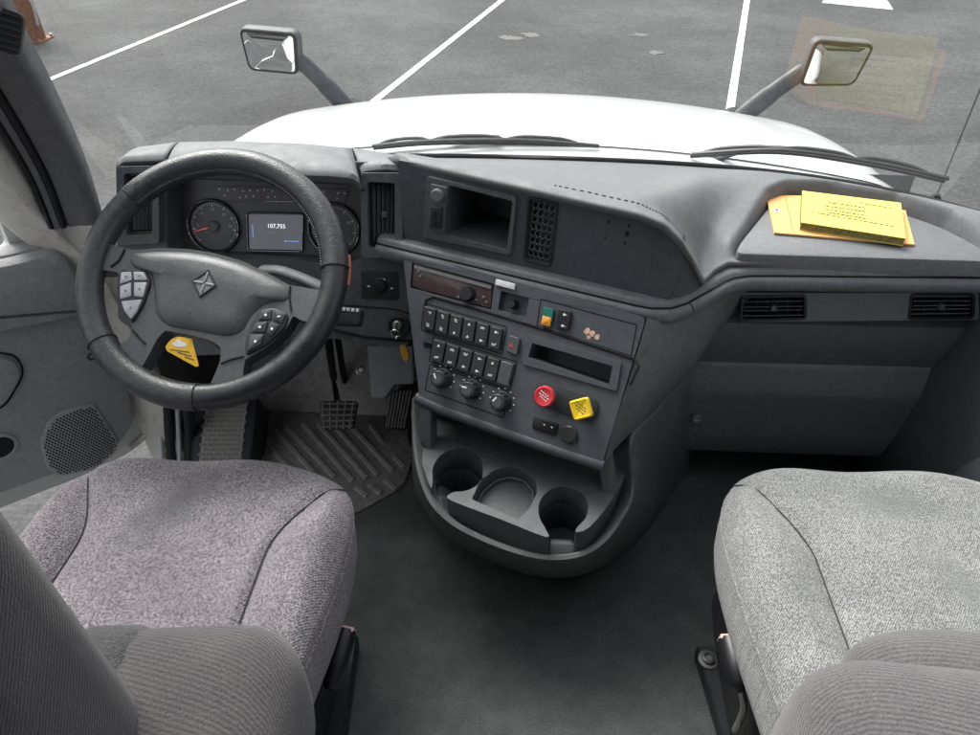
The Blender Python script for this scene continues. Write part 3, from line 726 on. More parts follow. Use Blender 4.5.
def vent(name_parent, fr, quad, cols, rows_, tabs=True, depth=.03, r_=.006, h=.006):
    Q = roundpoly(fr.pts(quad), r_); q = fr.pts(quad)
    bm = B(); plate(bm, fr, ccw(inset(Q, -.004)), [inset(Q, .001)], h, h + .002, [.022 + h]); v_ = obj('air_vent', bm, [M['black']], name_parent, angle=30)
    g = lambda a, b, hh: fr.w(lerp(lerp(q[0][0], q[1][0], a), lerp(q[3][0], q[2][0], a), b), lerp(lerp(q[0][1], q[1][1], a), lerp(q[3][1], q[2][1], a), b), hh)
    n = fr.n; e = (fr.w(*q[0]) - fr.w(*q[3])).normalized()
    for k in range(rows_):
        b = (k + .5) / rows_; bm = B(); A, C = g(.03, b, h * .2), g(.97, b, h * .2)
        V = [bm.verts.new(p) for p in (A + e * .0025 + n * .002, C + e * .0025 + n * .002, C - e * .0025 - n * .006, A - e * .0025 - n * .006)]; f = bm.faces.new(V)
        obj('vent_slat', bm, M['dash'], v_, angle=0, thick=.0016)
    for k in range(cols):
        a = (k + .5) / cols; bm = B(); tube(bm, [g(a, .03, -.004), g(a, .97, -.004)], .0013, 5); obj('vent_vane', bm, M['dark'], v_)
    if tabs:
        bm = B(); c = g(.5, .52, h * .5); prism(bm, Fr(c, fr.ex, fr.n), rrect(0, 0, .010, .012, .002), -.004, .005, .001); obj('vent_tab', bm, M['dash'], v_)
    return v_
for q in VQ: vent(dash, PV, q, 6, 5)
bm = B(); rows = []
for z, y in ((.425, 1.31), (.424, 1.292), (.419, 1.286), (.405, 1.284), (.36, 1.279), (.345, 1.276), (.33, 1.278), (.31, 1.283), (.20, 1.294), (.135, 1.300), (.122, 1.308), (.118, 1.34)):
    xl = .358 + .055 * smooth(.10, .45, .45 - z + .1) * .0; xl = lerp(.395, .345, (z - .12) / .3); xr = lerp(.868, .890, (z - .12) / .3)
    rr = .02 if z > .41 else 0
    rows.append([(xl + rr * 2, y + .05, z)] + [(lerp(xl + rr, xr, i / 16), y + .02 * (lerp(xl, xr, i / 16) - .4), z) for i in range(17)] + [(xr, y + .06, z)])
grid(bm, rows); lp = obj('lower_panel', bm, M['side2'], dash, angle=45)
lf = Fr(aty(697, 418, 1.277), (1, 0, 0), (0, -1, .1)); bm = B(); lathe(bm, lf, 0, 0, [(.011, -.004), (.011, .003), (.0085, .004), (.006, -.001), (0, -.001)], 14); obj('screw', bm, M['steel'], lp)
# dark underside of the dash and passenger kick panel
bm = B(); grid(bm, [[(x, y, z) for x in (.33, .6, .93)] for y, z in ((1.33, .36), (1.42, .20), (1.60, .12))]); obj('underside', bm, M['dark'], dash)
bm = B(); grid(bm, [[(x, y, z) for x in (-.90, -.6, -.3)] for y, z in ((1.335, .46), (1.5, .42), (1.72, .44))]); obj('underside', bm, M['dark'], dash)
kp = B(); grid(kp, [[(xx, y if y < 1.4 else y - max(0, z - .3) * .75, z) for y, xx in ((1.70, .87), (1.30, .875), (1.16, .90), (.9, .92), (.2, .93))] for z in (-.02, .25, .45, .64, .70)])
rd = thing('passenger_door', 'closed dark grey passenger door panel beside the right seat', 'door', (.95, .8, 0))
obj('trim_panel', kp, M['panel'], rd, thick=-.03)
bm = B(); prism(bm, Fr((.915, .95, .30), (0, -1, 0), (-1, 0, 0)), roundpoly([(-.14, -.28), (.5, -.28), (.5, .12), (-.1, .12), (-.16, 0)], .05), -.02, .03, .015); obj('lower_bulge', bm, M['panel'], rd)

# --- control panel, angled to the driver
TL, TR, BL = atz(405, 258, .68), atz(645, 322, .68), atz(420, 400, .46)
Cn = (TR - TL).cross(BL - TL).normalized()
if Cn.y > 0: Cn = -Cn
Cf = Fr(TL, TR - TL, Cn)
BR = Cf.uv(601, 463)
cp = thing('control_panel', 'angled control panel of switches, knobs and brake valves left of the cupholders', 'control panel', Cf.w(.2, -.3, -.05))
slotC = roundpoly(Cf.pts([(533, 343), (613, 366), (609.5, 385), (529, 357)]), .002)
radq = Cf.pts([(412, 262), (494, 284), (491, 310), (410, 288)])
out = roundpoly(Cf.pts([(402, 250), (646, 318), (602, 465), (420, 403)]), .012)
dbox = roundpoly(Cf.pts([(501, 291), (529, 298), (526, 317), (498, 310)]), .003)
bm = B(); plate(bm, Cf, out, [slotC, radq, dbox], 0, .06, [.05, .012, .014]); face = obj('face_plate', bm, M['panel'], cp, angle=25, bevel=.004)
def outline(name, quad, m, r_=.003, wd=.0012, h=.0003, parent=face, f=Cf):
    """a recessed joint line round a panel"""
    P = roundpoly(f.pts(quad), r_); bm = B()
    plate(bm, f, ccw(inset(P, -wd)), [inset(P, wd)], h, h + .002); return obj(name, bm, m, parent, angle=0)
bm = B(); lip = [Cf.uv(*p) for p in ((415, 398), (440, 409), (500, 431), (560, 452), (603, 466))]
tube(bm, [Cf.w(u, v, -.010) for u, v in lip], .013, 10); obj('lower_lip', bm, M['panel'], cp, angle=60)
# channel that divides the upper strip from the switch field
bm = B(); tube(bm, [Cf.w(*Cf.uv(*p), .0006) for p in ((424, 312), (426, 300), (434, 297), (480, 310), (530, 325), (580, 341), (634, 359), (639, 366), (630, 385))], .0028, 6); obj('channel', bm, M['gap'], face)
outline('joint', [(424, 303), (507, 327), (502, 354), (421, 330)], M['gap'])
outline('joint', [(434, 336), (517, 362), (510, 390), (429, 361)], M['gap'])
outline('joint', [(430, 364), (508, 391), (504, 418), (425, 390)], M['gap'])
outline('joint', [(541, 299), (637, 325), (631, 356), (537, 326)], M['gap'])
# radio strip behind a smoky cover
bm = B(); prism(bm, Cf, roundpoly(Cf.pts([(413, 264), (492, 285), (490, 308), (411.5, 286)]), .003), -.012, -.003, .001); rad = obj('radio', bm, simple('smoky_brown_cover', (.075, .05, .05), .18), cp)
bm = B(); prism(bm, Cf, roundpoly(Cf.pts([(414, 265), (491, 286), (490.5, 289), (413.5, 268)]), .001), -.003, -.001); obj('chrome_strip', bm, M['grey'], rad)
bm = B(); lathe(bm, Cf, *Cf.uv(468, 294), [(.015, -.004), (.0145, .008), (.012, .012), (0, .012)], 20); obj('volume_knob', bm, M['black'], rad)
for px, py in ((458, 297), (476, 300), (483, 297), (486, 302), (418, 271), (420, 276)):
    bm = B(); prism(bm, Cf, rrect(*Cf.uv(px, py), .005, .004, .001), -.004, -.0005, .0005); obj('radio_button', bm, M['grey'], rad)
bm = B(); prism(bm, Cf, roundpoly(Cf.pts([(497, 279), (516, 284), (515, 290), (496, 285)]), .002), -.001, .006, .001); obj('paper_label', bm, M['white'], face)
bm = B(); lathe(bm, Cf, *Cf.uv(512, 304), [(.010, -.013), (.010, .004), (.008, .007), (0, .007)], 6); obj('holder_clip', bm, M['black'], face)
# hidden-hole frame
bm = B(); plate(bm, Cf, ccw(roundpoly(Cf.pts([(528, 334), (622, 362), (617, 391), (523, 364)]), .004)), [slotC], .0045, .005); obj('slot_frame', bm, M['panel'], cp, bevel=.0015)

def rocker(quad, seed, m='dark', marks=True, parent=cp, lens=None):
    q = Cf.pts(quad); P = roundpoly(q, .002, 2); c = centroid(q)
    bm = B(); Pi = ccw(P)
    ex = Vector((q[1][0] - q[0][0], q[1][1] - q[0][1])); ey = Vector((q[0][0] - q[3][0], q[0][1] - q[3][1])); ey.normalize()
    a = ring(bm, Cf, Pi, -.002)
    def rk(P, base): return [bm.verts.new(Cf.w(u, v, base + .16 * abs((u - c[0]) * ey.x + (v - c[1]) * ey.y))) for u, v in P]
    b = rk(Pi, .0045); bridge(bm, a, b); d = rk(inset(Pi, .0012), .0058); bridge(bm, b, d); bm.faces.new(d)
    o = obj('rocker_switch', bm, M[m], parent, angle=40)
    if marks:
        rnd = random.Random(seed)
        for k, off in enumerate((.28, -.30)):
            bm = B(); hh = (Vector(q[0]) - Vector(q[3])).length
            cx, cy = c[0] + ey.x * hh * off, c[1] + ey.y * hh * off; h0 = .0058 + .16 * hh * abs(off) + .0009
            kind = rnd.randrange(4); rot = -.37
            if kind == 0:
                for dx in (-.003, .0, .003): prism(bm, Cf, rrect(cx + dx, cy + rnd.uniform(-.001, .001), .0016, .0045, .0003, 1, rot), h0 - .002, h0 + .0004)
            elif kind == 1: prism(bm, Cf, circ(cx, cy, .0024, seg=8), h0 - .002, h0 + .0004); prism(bm, Cf, rrect(cx + .004, cy, .003, .0012, .0003, 1, rot), h0 - .002, h0 + .0004)
            elif kind == 2: prism(bm, Cf, [(cx - .003, cy - .0022), (cx + .003, cy - .0022), (cx, cy + .003)], h0 - .002, h0 + .0004)
            else:
                for dy in (-.002, .0015): prism(bm, Cf, rrect(cx, cy + dy, .007, .0014, .0003, 1, rot), h0 - .002, h0 + .0004)
            obj('icon', bm, M['icon'], o, angle=0)
    return o
M['icon'] = simple('white_icon_print', (.82, .84, .87), .4)
def quadrow(A, n, skip=0):
    tl, tr, br, bl = [Vector(p) for p in A]
    for k in range(n):
        a, b = (k + .06) / n, (k + .94) / n
        f = lambda s, v: tuple(lerp(lerp(tl, tr, s), lerp(bl, br, s), v))
        yield [f(a, .08), f(b, .08), f(b, .92), f(a, .92)]
for k, q in enumerate(quadrow([(425.5, 304), (505, 327.5), (501, 352.5), (422.5, 329)], 6)): rocker(q, 10 + k)
for k, q in enumerate(quadrow([(435, 337), (516, 362.5), (510, 388.5), (430.5, 361)], 6)): rocker(q, 30 + k, marks=k < 5, m='dark' if k < 5 else 'panel')
hz = rocker([(510, 335), (521, 338.5), (518, 355), (507, 351)], 0, 'panel', False)
bm = B(); cx, cy = Cf.uv(513, 345); prism(bm, Cf, [(cx - .0045, cy - .004), (cx + .0045, cy - .004), (cx, cy + .0045)], .004, .0088); obj('hazard_triangle', bm, M['redprint'], hz, angle=0)
s1 = rocker([(544.5, 307), (555, 309.5), (551.5, 327), (542, 324)], 0, 'green', False)
bm = B(); prism(bm, Cf, roundpoly(Cf.pts([(544, 315.5), (553, 318), (551, 327), (542, 324.5)]), .0015), .0, .0095, .0015); obj('amber_lens', bm, M['amber'], s1)
s2 = rocker([(560, 309), (572.5, 312), (569, 331), (557, 328)], 51, 'black', True)
# peeled sticker
bm = B()
for cx, cy, r0 in ((587, 331, .006), (592, 334, .006), (597, 337, .0055), (589, 337, .0045)):
    u, v = Cf.uv(cx, cy); prism(bm, Cf, [(u + math.cos(a) * r0 * random.uniform(.6, 1.2), v + math.sin(a) * r0 * random.uniform(.6, 1.2)) for a in [k * .7 for k in range(9)]], -.001, .0008)
obj('sticker_residue', bm, M['sticker'], face, angle=0)
# climate knobs
def knob(px, py, r0, h, m, name, cap=None, seg=24, parent=cp, f=Cf, knurl=0):
    u, v = f.uv(px, py); bm = B()
    lathe(bm, f, u, v, [(r0 * 1.25, -.001), (r0 * 1.25, .003), (r0 * 1.05, .0045), (r0 * 1.0, h * .75), (r0 * .93, h * .96), (r0 * .85, h), (0, h)], seg)
    o = obj(name, bm, M[m], parent, angle=35)
    if knurl:
        for k in range(knurl):
            a = 2 * math.pi * k / knurl; bm = B(); prism(bm, f, rrect(u + r0 * math.cos(a), v + r0 * math.sin(a), .0034, .0034, .0008, 1, a), .005, h * .85, .001); obj('grip_rib', bm, M[cap or m], o)
    return o, u, v
for k, (px, py) in enumerate(((443, 378), (472, 389), (502, 401))):
    o, u, v = knob(px, py, .0165, .026, 'dark', 'climate_knob', knurl=12)
    bm = B(); prism(bm, Cf, rrect(u - .006, v + .004, .011, .003, .001, 2, 2.2 + k), .0255, .0272); obj('pointer', bm, M['icon'], o)
    bm = B()
    for a in range(9):
        t = R(-120 + 30 * a) + math.pi / 2; prism(bm, Cf, rrect(u + .0245 * math.cos(t), v + .0245 * math.sin(t), .0035, .0022, .0005, 1), -.001, .0006)
    obj('scale_marks', bm, M['icon'], o, angle=0)
    bm = B(); lathe(bm, Cf, u, v, [(.010, .0255), (.010, .0270), (0, .0268)], 16); obj('knob_cap', bm, M['panel'], o)
# parking brake valves on a dark oblong plate
u0, u1 = Cf.uv(546, 394), Cf.uv(586, 408)
dv = (Vector(u1) - Vector(u0)); ang = math.atan2(dv.y, dv.x)
bm = B(); prism(bm, Cf, rrect((u0[0] + u1[0]) / 2, (u0[1] + u1[1]) / 2, dv.length + .046, .046, .022, 8, ang), -.002, .004, .002); obj('valve_plate', bm, M['dark'], cp)
def valve(u, m, P, name):
    bm = B(); lathe(bm, Cf, *u, [(.0085, .002), (.0085, .03), (0, .03)], 16); st = obj('valve_stem', bm, M['black'], cp)
    bm = B(); P2 = ccw(P); c = centroid(P2)
    a = ring(bm, Cf, inset(P2, .003), .024); b = ring(bm, Cf, P2, .029); d = ring(bm, Cf, P2, .036); e = ring(bm, Cf, inset(P2, .0025), .0395); g = ring(bm, Cf, inset(P2, .0055), .0385)
    bridge(bm, a, b); bridge(bm, b, d); bridge(bm, d, e); bridge(bm, e, g); bm.faces.new(g); bm.faces.new(a[::-1]); return obj(name, bm, M[m], cp, angle=30)
ru = Cf.uv(550, 395); yu = Cf.uv(586, 407)
rk = valve(ru, 'red', roundpoly([(ru[0] + .0205 * math.cos(a * math.pi / 4 + .2), ru[1] + .0205 * math.sin(a * math.pi / 4 + .2)) for a in range(8)], .006), 'trailer_valve_knob')
yk = valve(yu, 'yellow', rrect(*yu, .036, .036, .006, 4, .55), 'brake_valve_knob')
for uu, kn in ((ru, rk), (yu, yk)):
    bm = B()
    for dx, dy, wd in ((0, .006, .018), (0, .001, .022), (0, -.004, .016)):
        for k in range(4): prism(bm, Cf, rrect(uu[0] + dx - wd / 2 + wd * (k + .5) / 4, uu[1] + dy - (k - 1.5) * .0018, wd / 5.5, .0017, .0003, 1, -.37), .038, .0389)
    obj('knob_print', bm, M['white'] if kn is rk else M['print'], kn, angle=0)
us_ = roundpoly(Cf.pts([(534, 416), (559, 424), (556, 436), (532, 428)]), .005)
bm = B(); prism(bm, Cf, us_, -.001, .004, .0015); usb = obj('usb_panel', bm, M['black'], cp)
for px in (544.5, 552):
    bm = B(); prism(bm, Cf, rrect(*Cf.uv(px, 424 + (px - 544) * .35), .008, .007, .001, 2, -.37), .003, .0046); up_ = obj('usb_port', bm, M['void'], usb)
    bm = B(); prism(bm, Cf, rrect(*Cf.uv(px + .5, 424.2 + (px - 544) * .35), .0042, .0016, .0004, 1, -.37), .004, .0052); obj('usb_tongue', bm, M['white'], usb)
bm = B(); lathe(bm, Cf, *Cf.uv(569, 434), [(.0165, -.001), (.0165, .006), (.014, .0085), (0, .0085)], 22); oc = obj('outlet_cap', bm, M['dark'], cp)
bm = B(); cx, cy = Cf.uv(575, 440); prism(bm, Cf, rrect(cx, cy, .010, .006, .002, 2, -.9), .002, .007, .001); obj('cap_tab', bm, M['dark'], oc)

# --- outer side of the control stack, facing the passenger
rows = []
Lr = [Cf.w(*Cf.uv(*p), -.002) for p in ((647, 318), (637, 352), (626, 388), (614, 425), (603, 466))]
bott = [Vector((.351, 1.255, .41))]
right_top = [Vector((.205, 1.062, .672)), Vector((.234, 1.078, .672)), Vector((.272, 1.108, .671)), Vector((.316, 1.156, .670)), Vector((.36, 1.196, .664)), Vector((.40, 1.226, .668)), Vector((.46, 1.25, .668))]
right_bot = [Lr[-1], Vector((.165, .972, .446)), Vector((.20, 1.026, .438)), Vector((.25, 1.098, .425)), Vector((.30, 1.175, .415)), Vector((.345, 1.25, .41)), Vector((.40, 1.33, .41))]
bm = B()
for j in range(9):
    t = j / 8; row = []
    for k in range(7):
        a, b = right_top[k], right_bot[k]; p = lerp(a, b, t)
        bul = .02 * math.sin(math.pi * t) * smooth(0, 3, k) * (1 - smooth(4, 6, k)); p = p + Vector((bul, -bul, 0)) * .6
        if k == 0:
            q = t * (len(Lr) - 1); i = min(int(q), len(Lr) - 2); p = lerp(Lr[i], Lr[i + 1], q - i)
        row.append(p)
    rows.append(catmull(row, 3))
rows.append([p + Vector((-.05, .05, -.01)) for p in rows[-1]])
grid(bm, rows); obj('side_skin', bm, M['side'], cp, angle=60)

# ================================================================== driver pod of the dashboard
A = Fr(aty(250, 230, 1.30), (1, 0, 0), (0, -math.cos(R(20)), math.sin(R(20))))
hole = roundpoly(A.pts([(167, 172), (352, 172), (361, 186), (361, 256), (350, 264), (178, 256), (167, 248)]), .01)
face_o = roundpoly(A.pts([(116, 162), (404, 162), (411, 200), (411, 318), (412, 343), (392, 347), (330, 338), (300, 352), (180, 356), (118, 320)]), .012)
ign = circ(*A.uv(399, 326), .024, seg=24)
VD = ([(372, 183), (396, 184), (395, 244), (373, 244)], [(131, 175), (156, 174), (155, 231), (133, 232)])
bm = B(); plate(bm, A, face_o, [hole, ign] + [roundpoly(A.pts(q), .004) for q in VD], 0, .10, [.075, .012, .03, .03]); pod = obj('driver_pod', bm, M['dash'], dash, angle=25, bevel=.003)
def strip(near, far, yn, yf, n=14, crown=.004, m='top', name='pod_top', back=.10, lipd=.03):
    bm = B(); rows = []
    for i in range(n + 1):
        t = i / n; q = t * (len(near) - 1); k = min(int(q), len(near) - 2); a = lerp(Vector(near[k]), Vector(near[k + 1]), q - k)
        q = t * (len(far) - 1); k = min(int(q), len(far) - 2); b = lerp(Vector(far[k]), Vector(far[k + 1]), q - k)
        p0, p1 = aty(a.x, a.y, yn), aty(b.x, b.y, yf); r_ = [p0 + Vector((0, .022, -lipd)), p0 + Vector((0, .003, -lipd * .6)), p0 + Vector((0, -.001, -.008)), p0 + Vector((0, .005, 0))]
        for s_ in (.25, .5, .75, .92): r_.append(lerp(p0, p1, s_) + Vector((0, 0, crown * 4 * s_ * (1 - s_))))
        r_ += [p1, p1 + Vector((0, .02, -.012)), p1 + Vector((0, .05, -back))]; rows.append(r_)
    grid(bm, rows)
    for r_ in (0, -1): pass
    return obj(name, bm, M[m], dash, angle=50, thick=.006)
strip([(116, 163), (122, 158), (140, 157), (166, 156)], [(131, 153), (139, 147), (155, 145), (178, 142)], 1.332, 1.41)
strip([(166, 166), (200, 168), (330, 172), (352, 174), (359, 180)], [(179, 142), (230, 141), (300, 143), (352, 148)], 1.285, 1.42, crown=.006, lipd=.035)
strip([(360, 172), (364, 167), (385, 165), (398, 166), (405, 172)], [(353, 148), (375, 151), (395, 155), (412, 160)], 1.33, 1.42)
def ringframe(name, quad, hq, h, m, r_=.01):
    bm = B(); plate(bm, A, ccw(roundpoly(A.pts(quad), r_)), [roundpoly(A.pts(hq), r_ * .7)], h, h + .002); return obj(name, bm, M[m], dash, bevel=.006)
ringframe('vent_bezel', [(363, 172), (404, 172), (405, 256), (364, 256)], [(370, 181), (397, 182), (397, 246), (371, 246)], .024, 'dash')
ringframe('vent_bezel', [(121, 166), (163, 165), (164, 242), (124, 244)], [(129, 173), (157, 172), (157, 233), (131, 234)], .020, 'dash')
V1 = A.lift(.002)
for q in VD: vent(dash, V1, [q[3], q[0], q[1], q[2]], 3, 5, r_=.004, h=.004)
# headlamp switch
bm = B(); prism(bm, A, roundpoly(A.pts([(361, 271), (398, 272), (399, 299), (362, 298)]), .004), -.001, .003, .001); hp = obj('light_switch_plate', bm, M['dark'], dash)
o, u, v = knob(381, 285, .0125, .016, 'black', 'light_switch', parent=dash, f=A, knurl=8)
for px, py in ((369, 286), (384, 279), (392, 288)):
    bm = B(); prism(bm, A, rrect(*A.uv(px, py), .006, .003, .0006, 1), .002, .0036); obj('icon', bm, M['icon'], hp, angle=0)
bm = B(); tube(bm, [A.w(*A.uv(*p), .001) for p in ((332, 305), (360, 306), (395, 309), (411, 314))], .0014, 5); obj('joint', bm, M['gap'], pod)
bm = B(); tube(bm, [A.w(*A.uv(*p), .001) for p in ((334, 330), (365, 337), (411, 341))], .003, 6); obj('joint', bm, M['gap'], pod)
# ignition lock, key and orange key tag
bm = B(); lathe(bm, A, *A.uv(399, 326), [(.0245, -.012), (.0245, .004), (.021, .006), (.017, .002), (0, .001)], 24); ig = obj('ignition_lock', bm, M['dark'], dash)
key = thing('ignition_key', 'ignition key with chrome ring and orange oval tag hanging below the dash', 'key', A.w(*A.uv(399, 326), .01))
u, v = A.uv(398, 324)
bm = B(); lathe(bm, A, u, v, [(.010, .0), (.010, .012), (.008, .014), (0, .014)], 18); obj('lock_barrel', bm, M['steel'], key)
bm = B(); prism(bm, A, rrect(u, v, .004, .016, .001), .012, .036, .001); obj('key_head', bm, M['steel'], key)
bm = B(); c = A.w(u, v - .012, .03); tube(bm, [c + A.ex * .010 * math.cos(a * .5236) + Vector((0, -.3, 1)).normalized() * .012 * math.sin(a * .5236) for a in range(12)], .0016, 6, closed=True); obj('key_ring', bm, M['chrome'], key)
KT = Fr(aty(404.5, 352, 1.235), Vector((.95, -.1, .28)), (-.1, -.85, .4))
bm = B(); prism(bm, KT, circ(0, 0, .0085, .0205, 20), -.002, .002, .001); kt = obj('key_tag', bm, M['orange'], key)
bm = B(); 
for k in range(5): prism(bm, KT, rrect(.0005 * (-1) ** k, .010 - .005 * k, .008, .0018, .0004, 1, .6), .0015, .0024)
obj('tag_print', bm, M['tagyellow'], kt, angle=0)
bm = B(); tube(bm, [c + Vector((0, 0, -.012)), KT.w(0, .020, 0)], .0014, 5); obj('link', bm, M['chrome'], key)

# ================================================================== instrument cluster
I = A.lift(-.072)
ic = thing('instrument_cluster', 'instrument cluster with two round gauges and a small screen behind the steering wheel', 'gauge cluster', I.w(0, -.1, -.01))
bm = B(); prism(bm, I, [(u, v) for u, v in inset(hole, .001)], -.01, .0005); obj('face', bm, M['dial'], ic, angle=0)
def dial(px, py, rpx, needle, label, nums):
    u, v = I.uv(px, py); r0 = abs(I.uv(px + rpx, py)[0] - u)
    bm = B(); lathe(bm, I, u, v, [(r0 * 1.08, 0), (r0 * 1.08, .006), (r0 * 1.02, .010), (r0 * .96, .006), (r0 * .94, .0015)], 40); g = obj('gauge', bm, M['dark'], ic, angle=40); tag(g, label)
    bm = B(); tube(bm, [I.w(u + r0 * 1.03 * math.cos(a), v + r0 * 1.03 * math.sin(a), .010) for a in [2 * math.pi * k / 48 for k in range(48)]], .0011, 6, closed=True); obj('chrome_ring', bm, M['chrome'], g, angle=60)
    bm = B(); lathe(bm, I, u, v, [(r0 * .95, .001), (r0 * .95, .0022), (0, .0022)], 40); obj('dial_face', bm, M['dial'], g, angle=0)
    bm = B()
    for k in range(41):
        a = R(222 - 264 * k / 40); big = k % 5 == 0; L = r0 * (.14 if big else .07)
        prism(bm, I, rrect(u + math.cos(a) * (r0 * .9 - L / 2), v + math.sin(a) * (r0 * .9 - L / 2), L, .0022 if big else .0012, .0001, 1, a), .002, .0028)
    obj('tick_marks', bm, M['icon'], g, angle=0)
    for k, s_ in enumerate(nums):
        a = R(222 - 264 * k / (len(nums) - 1)); bm = text_bm(s_, .0088, I, u + math.cos(a) * r0 * .66, v + math.sin(a) * r0 * .66, .0027); obj('numeral', bm, M['icon'], g, angle=0, recalc=False)
    a = R(needle); bm = B(); d_ = Vector((math.cos(a), math.sin(a))); q = Vector((-d_.y, d_.x))
    prism(bm, I, [(u + d_.x * r0 * .18 + q.x * .0016, v + d_.y * r0 * .18 + q.y * .0016), (u + d_.x * r0 * .18 - q.x * .0016, v + d_.y * r0 * .18 - q.y * .0016), (u + d_.x * r0 * .86 - q.x * .0005, v + d_.y * r0 * .86 - q.y * .0005), (u + d_.x * r0 * .86 + q.x * .0005, v + d_.y * r0 * .86 + q.y * .0005)], .006, .008); obj('needle', bm, M['needle'], g, angle=0)
    bm = B(); lathe(bm, I, u, v, [(r0 * .21, .002), (r0 * .21, .010), (r0 * .17, .012), (0, .012)], 24); obj('needle_hub', bm, M['grey'], g)
    bm = B(); P = [(u + r0 * .72 * math.cos(R(t)), v - r0 * .30 + r0 * .42 * math.sin(R(t))) for t in range(180, 361, 15)]
    prism(bm, I, P, .002, .0032); obj('sub_gauge', bm, M['grey'], g, angle=0)
    return g
M['needle'] = simple('red_needle', (.75, .16, .12), .4, emit=.15)
dial(214.5, 226, 24.5, 196, 'tachometer on the left', ['0', '5', '10', '15', '20', '25', '30'])
dial(334.5, 229, 24.5, 222, 'speedometer half hidden by the wheel rim', ['0', '20', '40', '60', '80'])
def bar_gauges(quad, nx):
    P = roundpoly(I.pts(quad), .004); bm = B(); prism(bm, I, P, .0005, .0035, .001); g = obj('gauge_strip', bm, M['dark2'], ic)
    q = I.pts(quad); bm = B(); tube(bm, [I.w(*q[3], .004), I.w(*lerp(Vector(q[3]), Vector(q[2]), .5), .0045), I.w(*q[2], .004)], .0013, 6); obj('chrome_edge', bm, M['chrome'], g, angle=60)
    rnd = random.Random(3); bm = B(); b2 = B()
    for k in range(nx):
        t = (k + .5) / nx
        for s_ in range(2):
            u, v = lerp(lerp(Vector(q[0]), Vector(q[1]), t), lerp(Vector(q[3]), Vector(q[2]), t), .25 + .4 * s_ + rnd.uniform(-.1, .1))
            prism(b2 if (k % 4 == 1 and s_) or k in (nx - 3,) else bm, I, rrect(u, v, .004, .003, .0004, 1, rnd.uniform(-.6, .6)), .003, .0041)
    tag(obj('gauge_marks', bm, M['icon'], g, angle=0), kind='stuff'); tag(obj('red_marks', b2, M['redprint'], g, angle=0), kind='stuff')
M['dark2'] = simple('gauge_strip_face', (.19, .185, .195), .4)
bar_gauges([(214, 186), (298, 187), (302, 201), (226, 201)], 11)
bar_gauges([(306, 188), (350, 189), (345, 204), (312, 203)], 6)
sc = roundpoly(I.pts([(247, 211.5), (305, 212.5), (304, 252), (248, 251)]), .009)
bm = B(); plate(bm, I, ccw(sc), [inset(sc, .0045)], .008, .008); scr = obj('screen_bezel', bm, M['black'], ic, bevel=.002)
bm = B(); tube(bm, [I.w(*p, .0085) for p in inset(sc, .002)], .0012, 6, closed=True); obj('chrome_edge', bm, M['chrome'], scr, angle=60)
bm = B(); prism(bm, I, inset(sc, .005), .0, .004); obj('screen', bm, M['screen'], scr, angle=0)
u, v = I.uv(277, 226); obj('odometer_digits', text_bm('107,755', .0125, I, u, v, .0046), M['scrtext'] if 'scrtext' in M else M.setdefault('scrtext', simple('lit_digits', (.85, .87, .9), .4, emit=.6)), scr, angle=0, recalc=False)
bm = B(); u, v = I.uv(293, 241); prism(bm, I, rrect(u, v, .030, .0016, .0005, 1), .0038, .0046); prism(bm, I, rrect(u - .016, v, .003, .004, .0008, 1), .0038, .0047); obj('screen_bar', bm, M['blueprint'], scr, angle=0)
bm = B(); u, v = I.uv(253.5, 231); prism(bm, I, rrect(u, v, .0014, .028, .0005, 1), .0038, .0046); obj('screen_bar', bm, M['blueprint'], scr, angle=0)
bm = B(); u, v = I.uv(266, 240); prism(bm, I, rrect(u, v, .008, .002, .0005, 1), .0038, .0046); prism(bm, I, rrect(u + .018, v + .018, .02, .0012, .0005, 1), .0038, .0046); obj('screen_text', bm, M['icon'], scr, angle=0)

